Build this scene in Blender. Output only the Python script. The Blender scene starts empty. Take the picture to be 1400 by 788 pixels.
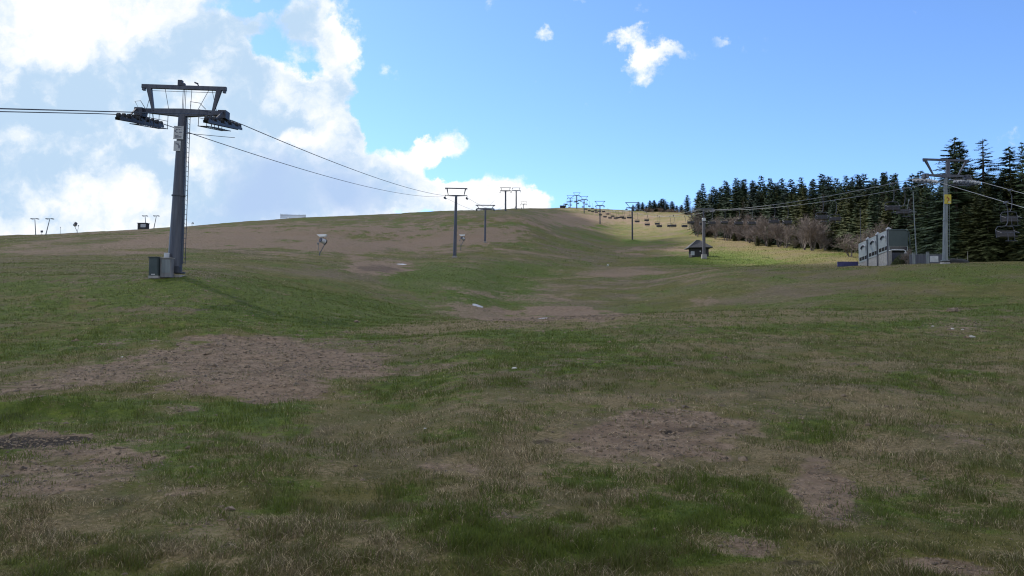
import bpy, math, random
import numpy as np
from mathutils import Vector, Matrix, Euler

random.seed(7)
RNG = np.random.default_rng(11)
C = bpy.context.scene.collection
F = 1058.0                     # focal length in photo pixels
PITCH = math.atan(46 / F)
SP, CP = math.sin(PITCH), math.cos(PITCH)
EYE = 1.6
SUN_EL, SUN_AZ = math.radians(41), math.radians(-42)   # azimuth from +Y towards +X
SUN = Vector((math.sin(SUN_AZ) * math.cos(SUN_EL), math.cos(SUN_AZ) * math.cos(SUN_EL), math.sin(SUN_EL)))


# ------------------------------------------------------------------ survey: sight lines to metres
def tan_el(py):
    b = (394.0 - py) / F
    return (SP + b * CP) / (CP - b * SP)


def wx(px, Y, py=360):
    b = (394.0 - py) / F
    return (px - 700.0) / F * Y / (CP - b * SP)


def wz(py, Y):
    return EYE + tan_el(py) * Y


def project(X, Y, Z):
    zr = Z - EYE
    d = Y * CP + zr * SP
    v = -Y * SP + zr * CP
    return 700 + F * X / d, 394 - F * v / d


# ------------------------------------------------------------------ noise (numpy)
def _hash(ix, iy, s):
    n = (ix.astype(np.int64) * 374761393 + iy.astype(np.int64) * 668265263 + s * 982451653) & 0xFFFFFFFF
    n = ((n ^ (n >> 13)) * 1274126177) & 0xFFFFFFFF
    n = (n ^ (n >> 16)) & 0xFFFFFFFF
    return n / 4294967295.0


def vnoise(x, y, s=0):
    ix, iy = np.floor(x), np.floor(y)
    fx, fy = x - ix, y - iy
    fx = fx * fx * fx * (fx * (fx * 6 - 15) + 10)
    fy = fy * fy * fy * (fy * (fy * 6 - 15) + 10)
    a, b = _hash(ix, iy, s), _hash(ix + 1, iy, s)
    c, d = _hash(ix, iy + 1, s), _hash(ix + 1, iy + 1, s)
    return (a * (1 - fx) + b * fx) * (1 - fy) + (c * (1 - fx) + d * fx) * fy


def fbm(x, y, octs=4, s=0, rough=0.5):
    t, amp, tot = 0.0, 1.0, 0.0
    for i in range(octs):
        t = t + amp * (vnoise(x * 2 ** i + 17.3 * i, y * 2 ** i - 9.1 * i, s + i) - 0.5)
        tot += amp
        amp *= rough
    return t / tot * 2          # about -1..1


def sstep(a, b, x):
    t = np.clip((x - a) / (b - a), 0, 1)
    return t * t * (3 - 2 * t)


# ------------------------------------------------------------------ the hill
NEAR_L = [(3, -1.6), (5, -1.58), (8, -1.5), (12, -1.33), (16, -1.12), (20, -.92)]
NEAR_R = [(3, -1.6), (5, -1.57), (8, -1.47), (12, -1.24), (16, -.98), (20, -.72)]
COLS = {
    -500: (NEAR_L, [(26, 455), (32, 432), (38, 408), (44, 390), (50, 378), (60, 370), (75, 364), (90, 358), (110, 352), (140, 347), (180, 340), (220, 335), (260, 331), (300, 329)]),
    0: (NEAR_L, [(26, 459), (32, 437), (38, 413), (44, 392), (50, 378), (60, 368), (75, 360), (90, 354), (110, 349), (140, 343), (180, 336), (220, 330), (260, 325.5), (310, 322)]),
    240: (NEAR_L, [(26, 461), (32, 440), (38, 415), (44, 393), (48, 380), (54, 373), (60, 367), (75, 359), (90, 354), (110, 349), (140, 341), (180, 331), (220, 323), (280, 315), (340, 309)]),
    440: (NEAR_L, [(26, 466), (32, 450), (38, 437), (44, 425), (50, 413), (60, 399), (75, 384), (90, 371), (110, 361), (140, 354), (180, 339), (220, 327), (280, 312), (350, 299), (400, 296)]),
    560: (NEAR_L, [(26, 466), (32, 453), (38, 445), (44, 440), (50, 436), (60, 426), (75, 409), (90, 392), (110, 374), (140, 363), (183, 351), (229, 333), (280, 314), (350, 298), (420, 292.5), (480, 291)]),
    640: (NEAR_R, [(26, 459), (32, 446), (38, 440), (44, 439), (50, 439), (60, 431), (75, 414), (90, 398), (110, 381), (140, 365), (183, 350), (229, 330.5), (280, 310), (340, 293), (400, 289), (480, 288.5)]),
    700: (NEAR_R, [(26, 457), (32, 443), (38, 438), (44, 441), (50, 444), (60, 440), (75, 429), (90, 413), (110, 396), (140, 378), (183, 354), (229, 332), (280, 310), (340, 292), (440, 287), (650, 286)]),
    780: (NEAR_R, [(26, 456), (32, 439), (38, 433), (44, 438), (50, 444), (60, 441), (75, 428), (90, 414), (110, 398), (140, 382), (180, 362), (229, 344), (280, 329), (333, 319), (400, 306), (455, 299), (555, 290), (618, 285.5), (700, 285)]),
    850: (NEAR_R, [(26, 455), (32, 437), (38, 430), (44, 436), (50, 443), (60, 440), (75, 427), (90, 413), (110, 398), (140, 383), (180, 367), (220, 355), (280, 342), (333, 333), (400, 319), (455, 311), (555, 296), (640, 289), (740, 287.5)]),
    1000: (NEAR_R, [(26, 454), (32, 434), (38, 426), (44, 430), (50, 434), (60, 428), (75, 409), (90, 390), (110, 373), (125, 366), (140, 367), (165, 367), (190, 359), (215, 349), (260, 337), (333, 321), (450, 299), (550, 293), (650, 292)]),
    1150: (NEAR_R, [(26, 453), (32, 432), (38, 423), (44, 425), (50, 427), (60, 414), (75, 391), (90, 373), (100, 366), (110, 367), (125, 364), (140, 360), (165, 353), (190, 346), (220, 339), (260, 332), (300, 326), (450, 312), (600, 310)]),
    1300: (NEAR_R, [(26, 452), (32, 431), (38, 420), (44, 422), (50, 422), (60, 405), (70, 384), (80, 370), (88, 362), (94, 360), (100, 361), (120, 361), (140, 357), (180, 350), (250, 340), (400, 330), (600, 325)]),
    1400: (NEAR_R, [(26, 451), (32, 429), (38, 417), (44, 418), (50, 415), (60, 397), (70, 379), (80, 366), (88, 360), (96, 359), (105, 361), (120, 359), (140, 356), (180, 350), (250, 340), (400, 330), (600, 325)]),
    1900: (NEAR_R, [(26, 449), (32, 427), (38, 413), (44, 410), (50, 405), (60, 388), (70, 375), (80, 365), (88, 360), (105, 358), (140, 354), (180, 350), (250, 343), (400, 335), (600, 330)]),
}


def pchip(xs, ys, x):
    xs, ys = np.asarray(xs, float), np.asarray(ys, float)
    h = np.diff(xs); d = np.diff(ys) / h
    m = np.zeros(len(xs)); m[0], m[-1] = d[0], d[-1]
    for i in range(1, len(xs) - 1):
        if d[i - 1] * d[i] > 0:
            w1, w2 = 2 * h[i] + h[i - 1], h[i] + 2 * h[i - 1]
            m[i] = (w1 + w2) / (w1 / d[i - 1] + w2 / d[i])
    x = np.asarray(x, float)
    i = np.clip(np.searchsorted(xs, x) - 1, 0, len(xs) - 2)
    t = np.clip((x - xs[i]) / h[i], 0, 1)
    r = ((1 + 2 * t) * (1 - t) ** 2 * ys[i] + t * (1 - t) ** 2 * h[i] * m[i]
         + t * t * (3 - 2 * t) * ys[i + 1] + t * t * (t - 1) * h[i] * m[i + 1])
    return np.where(x > xs[-1], ys[-1] + (x - xs[-1]) * 0.0, r)


LY = np.linspace(math.log(3), math.log(1200), 420)
PXG = np.arange(-500, 1901, 10.0)
_cols = sorted(COLS)
_zc = []
for c in _cols:
    near, far = COLS[c]
    Ys = [y for y, z in near] + [y for y, p in far]
    Zs = [z + EYE for y, z in near] + [wz(p, y) for y, p in far]
    Yl = np.exp(LY)
    z = pchip(Ys, Zs, Yl)
    over = np.clip(Yl - Ys[-1], 0, None)
    z = z + 0.02 * np.minimum(over, 25) - 0.0009 * over ** 1.3
    _zc.append(z)
_zc = np.array(_zc)
ZG = np.array([pchip(_cols, _zc[:, k], PXG) for k in range(len(LY))])    # [logY, px]
for _ in range(2):                                                     # round the breaks off
    ZG[1:-1] = 0.25 * ZG[:-2] + 0.5 * ZG[1:-1] + 0.25 * ZG[2:]


def height(X, Y, detail=True):
    X, Y = np.asarray(X, float), np.asarray(Y, float)
    Yc = np.maximum(Y, 3.0)
    u = 700 + F * X / Yc
    a = np.clip((np.log(Yc) - LY[0]) / (LY[1] - LY[0]), 0, len(LY) - 1.001)
    b = np.clip((u - PXG[0]) / 10.0, 0, len(PXG) - 1.001)
    ia, ib = a.astype(int), b.astype(int); fa, fb = a - ia, b - ib
    z = ((ZG[ia, ib] * (1 - fb) + ZG[ia, ib + 1] * fb) * (1 - fa)
         + (ZG[ia + 1, ib] * (1 - fb) + ZG[ia + 1, ib + 1] * fb) * fa)
    z = z - 0.26 * np.clip(3 - Y, 0, 160)
    r = np.hypot(X, Y)
    z = z + 0.30 * fbm(X / 14, Y / 14, 3, 5) * sstep(25, 90, r) + 0.9 * fbm(X / 55, Y / 40, 2, 9) * sstep(120, 260, r)
    z = z + 0.12 * fbm(X / 2.6, Y / 2.6, 3, 21) * sstep(2, 7, r) + .035 * fbm(X / .8, Y / .8, 2, 27) * sstep(2, 6, r) * (1 - sstep(30, 60, r))
    # an earth bank by the left edge, and the raised lip of the worn patch
    z = z + 0.20 * np.exp(-((X + 7.4) / 1.7) ** 2 - ((Y - 11.6 - .12 * (X + 7.4)) / 0.42) ** 2) * (1 + .5 * fbm(X / .5, Y / .4, 2, 77))
    z = z + 0.16 * np.exp(-((X + 10.4) / 1.3) ** 2 - ((Y - 26.2) / 1.0) ** 2)
    z = z + .22 * np.exp(-((X + 12.5) / 5.5) ** 2 - ((Y - 28.5) / 3.2) ** 2) * (1 + .8 * fbm(X / 1.6, Y / .8, 3, 311))
    for mx, my, mh in ((52, 333, 1.3), (52, 455, 1.2), (52, 212, .5)):
        z = z + mh * np.exp(-((X - mx) / 3.6) ** 2 - ((Y - my) / 4.5) ** 2)
    if detail:
        Xr, Yr = X * .8 - Y * .6, X * .6 + Y * .8
        z = z + (0.013 * fbm(Xr / 0.33, Yr / 0.33, 4, 31, .65)) * (1 - sstep(25, 60, r))
    if False:
        z = z + (0.022 * fbm(X / 0.42, Y / 0.42, 3, 31) + 0.010 * fbm(X / 0.11, Y / 0.11, 2, 41)) * (1 - sstep(25, 60, r))
    return z


def gz(X, Y):
    return float(height(X, Y, False))


def ground_pt(px, py, Y=None, lo=4, hi=900):
    """Where the sight line through a photo pixel meets the hill."""
    ys = np.exp(np.linspace(math.log(lo), math.log(hi), 4000))
    xs = np.array([wx(px, y, py) for y in ys])
    zz = height(xs, ys, False)
    ray = EYE + tan_el(py) * ys
    k = np.argmax(zz >= ray)
    return float(xs[k]), float(ys[k]), float(zz[k])


# ------------------------------------------------------------------ materials
def new_mat(name):
    m = bpy.data.materials.new(name); m.use_nodes = True
    nt = m.node_tree
    return m, nt, nt.nodes['Principled BSDF']


def lin(h):
    return tuple(((c / 255) / 12.92 if c / 255 <= .04045 else ((c / 255 + .055) / 1.055) ** 2.4) for c in h)


def mottled(name, col, col2, rough=.6, metal=0.0, scale=3.0, bump=0.0, streak=1.0):
    m, nt, b = new_mat(name)
    tc = nt.nodes.new('ShaderNodeTexCoord')
    n = nt.nodes.new('ShaderNodeTexNoise'); n.inputs['Scale'].default_value = scale
    n.inputs['Detail'].default_value = 6; n.inputs['Roughness'].default_value = .65
    mp = nt.nodes.new('ShaderNodeMapping'); mp.inputs['Scale'].default_value = (1, 1, streak)
    nt.links.new(tc.outputs['Object'], mp.inputs['Vector']); nt.links.new(mp.outputs[0], n.inputs['Vector'])
    r = nt.nodes.new('ShaderNodeValToRGB')
    r.color_ramp.elements[0].position = .35; r.color_ramp.elements[0].color = (*col, 1)
    r.color_ramp.elements[1].position = .68; r.color_ramp.elements[1].color = (*col2, 1)
    nt.links.new(n.outputs['Fac'], r.inputs['Fac'])
    nt.links.new(r.outputs['Color'], b.inputs['Base Color'])
    b.inputs['Roughness'].default_value = rough; b.inputs['Metallic'].default_value = metal
    if bump:
        bp = nt.nodes.new('ShaderNodeBump'); bp.inputs['Strength'].default_value = bump; bp.inputs['Distance'].default_value = .02
        nt.links.new(n.outputs['Fac'], bp.inputs['Height']); nt.links.new(bp.outputs['Normal'], b.inputs['Normal'])
    return m


M = {}
M['steel'] = mottled('weathered_steel', (.040, .047, .072), (.085, .094, .122), .5, .25, 5, 0, .08)
M['steel_dark'] = mottled('dark_steel', (.028, .032, .05), (.05, .055, .075), .5, .3, 2)
M['galv'] = mottled('galvanised_steel', (.105, .125, .14), (.19, .215, .23), .5, .3, 5, 0, .1)
M['rubber'] = mottled('black_rubber', (.012, .012, .014), (.03, .03, .034), .7, 0, 5)
M['wheel_pale'] = mottled('worn_wheel_rim', (.42, .43, .45), (.6, .6, .62), .45, .2, 6)
M['rope'] = mottled('rope_steel', (.05, .052, .06), (.09, .09, .10), .5, .4, 4)
M['rope_bright'] = mottled('rope_steel_bright', (.16, .17, .18), (.24, .25, .27), .45, .4, 4)
M['concrete'] = mottled('concrete', (.22, .215, .21), (.33, .32, .31), .9, 0, 3, .4)
M['box_grey'] = mottled('stained_box', (.12, .125, .14), (.20, .20, .215), .8, 0, 4, .2, .3)
M['white_plate'] = mottled('white_plate', (.36, .38, .42), (.52, .54, .57), .6, 0, 3)
M['white_bright'] = mottled('white_plastic', (.7, .72, .75), (.82, .83, .84), .5, 0, 3)
M['ink'] = mottled('faded_ink', (.11, .12, .16), (.18, .19, .24), .7, 0, 8)
M['yellow'] = mottled('yellow_sign', (.40, .32, .02), (.50, .40, .04), .5, 0, 3)
M['red'] = mottled('red_brown_ink', (.22, .04, .015), (.30, .06, .02), .6, 0, 6)
M['cabinet'] = mottled('green_grey_cabinet', (.032, .05, .055), (.055, .075, .08), .55, .2, 2)
M['panel'] = mottled('grey_cladding', (.24, .275, .29), (.31, .345, .355), .5, .15, .8)
M['panel_dark'] = mottled('dark_green_cladding', (.040, .062, .066), (.056, .08, .084), .5, .15, .8)
M['window'] = mottled('dark_glass', (.008, .009, .018), (.015, .018, .03), .15, 0, 2)
M['timber'] = mottled('dark_timber', (.018, .018, .024), (.04, .036, .038), .8, 0, 3, .3)
M['roofing'] = mottled('dark_roofing', (.03, .032, .038), (.055, .055, .06), .75, 0, 3, .3)
M['seat'] = mottled('dark_seat_padding', (.012, .012, .016), (.028, .026, .03), .6, 0, 4)
M['blue_mat'] = mottled('blue_padding', (.035, .035, .12), (.06, .06, .17), .7, 0, 2)
M['stone'] = mottled('pale_stone', (.42, .40, .36), (.62, .60, .55), .85, 0, 9, .4)
M['snow'] = mottled('old_snow', (.55, .58, .62), (.74, .76, .80), .7, 0, 6, .4)
M['slab'] = mottled('dusty_slab', (.16, .135, .12), (.24, .20, .17), .9, 0, 4, .4)
M['concrete_pale'] = mottled('dirty_snow', (.30, .30, .32), (.42, .42, .45), .8, 0, 5)
M['bark'] = mottled('bark', (.045, .034, .028), (.09, .072, .06), .9, 0, 4, .5)
M['bark_pale'] = mottled('pale_bark', (.10, .085, .08), (.17, .145, .135), .9, 0, 4, .4)
M['twig'] = mottled('bare_twigs', (.13, .105, .094), (.24, .195, .172), .9, 0, 1.2)
M['pit'] = mottled('pit_black', (.008, .009, .010), (.02, .021, .022), .9, 0, 5)
M['wood_pale'] = mottled('weathered_wood', (.16, .15, .13), (.26, .24, .21), .85, 0, 5)
M['lattice'] = mottled('pale_grey_paint', (.34, .36, .40), (.46, .48, .52), .6, 0, 2)


def needle_mat(name, c1, c2):
    m, nt, b = new_mat(name)
    oi = nt.nodes.new('ShaderNodeObjectInfo')
    tc = nt.nodes.new('ShaderNodeTexCoord')
    n = nt.nodes.new('ShaderNodeTexNoise'); n.inputs['Scale'].default_value = .55; n.inputs['Detail'].default_value = 6
    n.inputs['Roughness'].default_value = .7
    nt.links.new(tc.outputs['Object'], n.inputs['Vector'])
    ad = nt.nodes.new('ShaderNodeMath'); ad.operation = 'MULTIPLY_ADD'
    nt.links.new(oi.outputs['Random'], ad.inputs[0]); ad.inputs[1].default_value = .45
    nt.links.new(n.outputs['Fac'], ad.inputs[2])
    r = nt.nodes.new('ShaderNodeValToRGB')
    r.color_ramp.elements[0].position = .4; r.color_ramp.elements[0].color = (*c1, 1)
    r.color_ramp.elements[1].position = 1.0; r.color_ramp.elements[1].color = (*c2, 1)
    nt.links.new(ad.outputs[0], r.inputs['Fac'])
    nt.links.new(r.outputs['Color'], b.inputs['Base Color'])
    b.inputs['Roughness'].default_value = .7
    b.inputs['Specular IOR Level'].default_value = .25
    return m


M['needle'] = needle_mat('spruce_needles', (.026, .052, .030), (.078, .112, .050))
M['needle_blue'] = needle_mat('fir_needles', (.020, .040, .032), (.052, .080, .056))
M['needle_olive'] = needle_mat('olive_needles', (.046, .060, .020), (.105, .112, .036))
M['needle_brown'] = needle_mat('brown_needles', (.032, .026, .018), (.070, .055, .038))


# ------------------------------------------------------------------ mesh building
class MB:
    def __init__(s):
        s.v, s.f = [], []

    def add(s, vs, fs):
        k = len(s.v)
        s.v += [tuple(v) for v in vs]
        s.f += [tuple(i + k for i in f) for f in fs]
        return s

    def box(s, c, size, rot=None, taper=1.0, bev=0.0):
        x, y, z = (d / 2 for d in size)
        vs = [Vector((sx * x * (taper if sz > 0 else 1), sy * y * (taper if sz > 0 else 1), sz * z))
              for sz in (-1, 1) for sx, sy in ((-1, -1), (1, -1), (1, 1), (-1, 1))]
        if rot is not None: vs = [rot @ v for v in vs]
        c = Vector(c)
        return s.add([v + c for v in vs], [(3, 2, 1, 0), (4, 5, 6, 7), (0, 1, 5, 4), (1, 2, 6, 5), (2, 3, 7, 6), (3, 0, 4, 7)])

    def bar(s, p0, p1, w, h, w1=None, h1=None):
        """rectangular bar from p0 to p1; w across, h in height"""
        p0, p1 = Vector(p0), Vector(p1); d = (p1 - p0).normalized()
        up = Vector((0, 0, 1)) if abs(d.z) < .95 else Vector((0, 1, 0))
        a = d.cross(up).normalized(); b = a.cross(d).normalized()
        w1 = w if w1 is None else w1; h1 = h if h1 is None else h1
        vs = [p + a * sx * ww / 2 + b * sy * hh / 2 for p, ww, hh in ((p0, w, h), (p1, w1, h1)) for sx, sy in ((-1, -1), (1, -1), (1, 1), (-1, 1))]
        return s.add(vs, [(3, 2, 1, 0), (4, 5, 6, 7), (0, 1, 5, 4), (1, 2, 6, 5), (2, 3, 7, 6), (3, 0, 4, 7)])

    def tube(s, pts, r, n=6, r1=None, cap=True):
        pts = [Vector(p) for p in pts]
        r1 = r if r1 is None else r1
        m = len(pts); k0 = len(s.v)
        ref = Vector((0, 0, 1)) if abs((pts[-1] - pts[0]).normalized().z) < .9 else Vector((0, 1, 0))
        for i, p in enumerate(pts):
            d = (pts[min(i + 1, m - 1)] - pts[max(i - 1, 0)]).normalized()
            a = d.cross(ref).normalized(); b = a.cross(d)
            rr = r + (r1 - r) * i / max(m - 1, 1)
            for j in range(n):
                t = 2 * math.pi * j / n
                s.v.append(tuple(p + a * math.cos(t) * rr + b * math.sin(t) * rr))
        for i in range(m - 1):
            for j in range(n):
                a0, a1 = k0 + i * n + j, k0 + i * n + (j + 1) % n
                s.f.append((a0, a1, a1 + n, a0 + n))
        if cap and n > 2:
            s.f.append(tuple(k0 + j for j in range(n))[::-1]); s.f.append(tuple(k0 + (m - 1) * n + j for j in range(n)))
        return s

    def prism(s, poly, x0, x1, axis='x'):
        """poly of (a, b) extruded along an axis"""
        n = len(poly)
        def P(a, b, t):
            return (t, a, b) if axis == 'x' else ((a, t, b) if axis == 'y' else (a, b, t))
        vs = [P(a, b, x0) for a, b in poly] + [P(a, b, x1) for a, b in poly]
        fs = [tuple(range(n)), tuple(range(n, 2 * n))[::-1]] + [(i, i + n, (i + 1) % n + n, (i + 1) % n) for i in range(n)]
        return s.add(vs, fs)

    def build(s, name, mat, parent=None, smooth=False, bevel=0.0):
        me = bpy.data.meshes.new(name)
        me.from_pydata(s.v, [], s.f); me.materials.append(mat); me.update()
        import bmesh
        bm = bmesh.new(); bm.from_mesh(me); bmesh.ops.recalc_face_normals(bm, faces=bm.faces)
        if bevel:
            bmesh.ops.bevel(bm, geom=list(bm.edges), offset=bevel, segments=1, affect='EDGES')
        bm.to_mesh(me); bm.free()
        if smooth:
            me.polygons.foreach_set('use_smooth', [True] * len(me.polygons))
        o = bpy.data.objects.new(name, me); C.objects.link(o)
        if parent is not None: o.parent = parent
        return o


def np_mesh(name, verts, tris=None, quads=None, mat=None, parent=None, smooth=False, link=True):
    me = bpy.data.meshes.new(name)
    nt_, nq = (0 if tris is None else len(tris)), (0 if quads is None else len(quads))
    me.vertices.add(len(verts)); me.vertices.foreach_set('co', np.asarray(verts, np.float32).ravel())
    parts, starts = [], []
    if nt_: parts.append(np.asarray(tris, np.int32).ravel())
    if nq: parts.append(np.asarray(quads, np.int32).ravel())
    idx = np.concatenate(parts)
    me.loops.add(len(idx)); me.loops.foreach_set('vertex_index', idx)
    me.polygons.add(nt_ + nq)
    st = np.concatenate([np.arange(nt_) * 3, nt_ * 3 + np.arange(nq) * 4]).astype(np.int32)
    me.polygons.foreach_set('loop_start', st)
    if smooth: me.polygons.foreach_set('use_smooth', np.ones(nt_ + nq, bool))
    me.update(calc_edges=True)
    if mat: me.materials.append(mat)
    if not link: return me
    o = bpy.data.objects.new(name, me); C.objects.link(o)
    if parent is not None: o.parent = parent
    return o


def tag(o, label=None, cat=None, group=None, kind=None):
    if label: o['label'] = label
    if cat: o['category'] = cat
    if group: o['group'] = group
    if kind: o['kind'] = kind
    return o


def empty(name, loc, label, cat, group=None, rz=0.0, lean=0.0):
    o = bpy.data.objects.new(name, None); C.objects.link(o)
    o.empty_display_size = .3
    o.location = loc; o.rotation_euler = (0, lean, rz)
    return tag(o, label, cat, group)


def copy_tree(o, parent=None):
    c = o.copy(); C.objects.link(c)
    if parent is not None: c.parent = parent
    for ch in list(o.children): copy_tree(ch, c)
    return c


ORD = ['first', 'second', 'third', 'fourth', 'fifth', 'sixth', 'seventh', 'eighth', 'ninth', 'tenth', 'eleventh', 'twelfth',
       'thirteenth', 'fourteenth', 'fifteenth', 'sixteenth', 'seventeenth', 'eighteenth', 'nineteenth', 'twentieth',
       'twenty-first', 'twenty-second', 'twenty-third', 'twenty-fourth', 'twenty-fifth', 'twenty-sixth', 'twenty-seventh', 'twenty-eighth', 'twenty-ninth', 'thirtieth']


# ------------------------------------------------------------------ ground cover, some sunlight included, placed where the photo shows it
# (px, py, rx, ry, tilt, amount)
SOIL = [(1000, 408, 330, 13, 0, .42), (1300, 395, 160, 12, 0, .35), (330, 324, 280, 16, -.04, .85), (470, 335, 150, 16, 0, .8), (610, 322, 120, 24, 0, .8), (800, 300, 110, 12, 0, .7), (130, 340, 160, 8, 0, .6), (900, 345, 70, 7, 0, .45), (120, 345, 140, 7, 0, .5), (1060, 390, 200, 12, 0, .4), (880, 375, 120, 8, 0, .35), (300, 492, 190, 32, -.03, 1.25), (430, 500, 120, 30, .05, 1.1), (390, 532, 100, 24, .1, 1.0), (150, 507, 150, 24, -.12, 1.05), (50, 528, 90, 18, -.1, .8), (500, 488, 70, 12, 0, .7), (285, 463, 50, 7, 0, 1.0),
        (860, 597, 150, 36, .03, 1.05), (770, 606, 70, 22, 0, .5), (1125, 672, 42, 42, .35, .9), (1140, 700, 50, 25, .2, .55),
        (80, 640, 150, 40, -.1, .75), (40, 602, 110, 13, -.08, 1.5), (270, 700, 190, 70, -.1, .35), (620, 640, 60, 14, .05, .65),
        (790, 428, 70, 10, .05, 1.4), (720, 436, 60, 5, 0, 1.0), (650, 428, 60, 12, .1, .75), (1020, 748, 70, 14, .1, .8), (1290, 775, 90, 12, .1, .9),
        (1310, 600, 60, 22, 0, .5), (1230, 660, 40, 18, 0, .45), (240, 562, 40, 8, 0, .7), (190, 600, 60, 12, 0, .4), (510, 367, 45, 9, 0, 1.3),
        (1310, 448, 60, 14, 0, .55), (700, 545, 60, 14, 0, .3), (1080, 560, 90, 20, .1, .3)]
DARK = [(35, 605, 105, 10, -.06, 1.1), (95, 600, 40, 6, 0, .8), (515, 368, 34, 6, .05, .5), (1175, 705, 30, 8, 0, .5), (930, 588, 60, 5, 0, .5), (380, 505, 40, 3, -.2, .5), (740, 605, 30, 5, 0, .6), (1095, 770, 40, 6, 0, .6)]
LUSH = [(130, 567, 85, 13, -.12, 1.3), (330, 572, 110, 16, -.08, .9), (430, 425, 150, 26, .02, .8), (520, 440, 90, 12, 0, .8),  # last two: brighter green standing in for partial sun on the mid-slope
        (100, 470, 130, 18, -.1, .6), (820, 650, 110, 26, .05, 1.1), (960, 690, 130, 40, .08, 1.2), (700, 690, 60, 50, 0, .8),
        (560, 672, 50, 22, 0, .9), (640, 720, 130, 40, 0, .8), (900, 750, 200, 30, 0, .8), (780, 470, 110, 22, 0, .9), (1150, 590, 90, 26, .05, .8),
        (1200, 690, 100, 26, 0, .6), (1330, 690, 100, 40, 0, .6), (670, 395, 70, 22, .05, 1.5), (600, 380, 80, 22, 0, .7), (1010, 353, 70, 9, .1, 1.5),
        (950, 357, 60, 7, .1, 1.3), (470, 490, 30, 10, 0, 0), (1100, 440, 260, 12, 0, .55), (1330, 375, 120, 12, 0, .25), (865, 331, 14, 3, 0, 1.3), (821, 311, 12, 2.5, 0, 1.2), (560, 540, 120, 22, 0, .5),
        (620, 600, 60, 22, 0, .6), (300, 400, 260, 22, 0, .35), (700, 370, 120, 12, 0, .6), (190, 640, 70, 14, 0, .4), (300, 655, 70, 16, 0, .55)]
STRAW = [(980, 440, 420, 7, -.03, .8), (600, 452, 120, 6, 0, .6), (850, 376, 130, 1.6, -.06, 1.0), (560, 349, 90, 1.5, .03, .8), (930, 364, 120, 1.4, -.02, .8), (760, 392, 60, 1.5, -.08, .6), (380, 352, 70, 1.5, 0, .6), (1120, 366, 160, 1.5, 0, .8), (620, 446, 150, 9, -.05, 1.3), (860, 434, 200, 5, -.04, 1.0), (1150, 428, 220, 4, -.02, .8), (590, 462, 60, 9, -.1, .6), (900, 440, 200, 8, -.02, .5), (960, 470, 110, 22, 0, .5), (1130, 500, 120, 22, 0, .45),  # knoll crest bands: straw colour also stands in for light on the lip
         (400, 640, 160, 30, .05, .5), (330, 745, 230, 60, 0, .8), (80, 730, 130, 50, 0, .6), (740, 555, 130, 18, 0, .5), (1330, 520, 90, 26, 0, .5),
         (1180, 640, 90, 20, 0, .4), (900, 305, 120, 16, .02, .8), (1060, 345, 140, 14, .12, .6), (1150, 355, 60, 6, 0, .7), (1000, 330, 50, 10, .2, .9),  # straw in the sunlit strip also lifts its colour for the weak sun
         (560, 345, 200, 28, 0, .3), (60, 325, 300, 10, 0, .2), (1070, 620, 60, 18, 0, .5), (640, 500, 60, 14, 0, .4), (1100, 364, 90, 3, 0, .8), (200, 520, 60, 20, 0, .3)]


def spots(lst, px, py, warp):
    t = np.zeros_like(px)
    for cx, cy, rx, ry, tl, a in lst:
        dx, dy = px - cx, py - cy
        X = (dx + dy * tl * 0) / rx; Y = (dy - dx * tl) / ry
        d = np.sqrt(X * X + Y * Y) + warp
        t = np.maximum(t, a * (1 - sstep(.45, 1.25, d)))
    return t


def cover(X, Y, Z):
    Ys = np.maximum(Y, 2.5)
    px, py = project(X, Ys, Z)
    r = np.hypot(X, Y)
    s = np.clip(r / 40, .12, 1.0) * 1.0
    w = .8 * fbm(X / 2.6, Y / 3.4, 5, 61, .65) + .35 * fbm(X / .45, Y / .6, 3, 67, .6) * (1 - sstep(25, 60, r)) + .5 * fbm(X / 14, Y / 20, 3, 63) * sstep(30, 80, r)
    soil, lush, straw = spots(SOIL, px, py, w), spots(LUSH, px, py, w * .9), spots(STRAW, px, py, w)
    # natural patchiness everywhere
    n1 = fbm(X / 1.7, Y / 1.7, 4, 71, .6); n2 = fbm(X / 5.5, Y / 5.5, 3, 73); n3 = fbm(X / 22, Y / 16, 3, 75)
    n4 = fbm(X / 0.5, Y / 0.5, 3, 79, .6)
    near = 1 - sstep(40, 90, r)
    lush = lush + near * (.9 * sstep(.05, .5, n1 * .6 + n2 * .8) + .25 * n4)
    straw = straw + near * (.8 * (1 - .75 * sstep(16, 34, r)) * sstep(.0, .5, -n1 * .6 - n2 * .5 + n4 * .35) + .12)
    soil = soil + near * .55 * sstep(.25, .6, n4 * .6 - n1 * .5 + .2 * n2)
    far = 1 - near
    lush = lush + .35 * sstep(14, 30, r) * near
    n5 = fbm(X / 4.5, Y / 9, 4, 95, .6)
    lush = lush + far * .5 * sstep(.1, .5, n5); soil = soil + far * .35 * sstep(.15, .5, -n5)
    m = sstep(-.15, .45, n3 + .5 * n2)
    lush = lush + far * (.35 * m)
    soil = soil + far * (.38 * sstep(0.0, .5, -n3 + .45 * fbm(X / 9, Y / 30, 3, 91)))
    n6 = fbm(X / .9, Y / 1.1, 4, 97, .7) * near; n7 = fbm(X / .18, Y / .18, 2, 98) * near
    dark = spots(DARK, px, py, w * .8) + .42 * sstep(.42, .66, n4 + .3 * n6) * near
    return (np.clip(soil * .88 + (.25 * n6 + .3 * n7) * (soil > .05), 0, 1), np.clip(lush * .72 + .14 + 0.55 * n6 + .35 * n7, 0, 1),
            np.clip(straw * .75 + .05 - .4 * n6 - .35 * n7, 0, 1), np.clip(dark, 0, 1))


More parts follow.
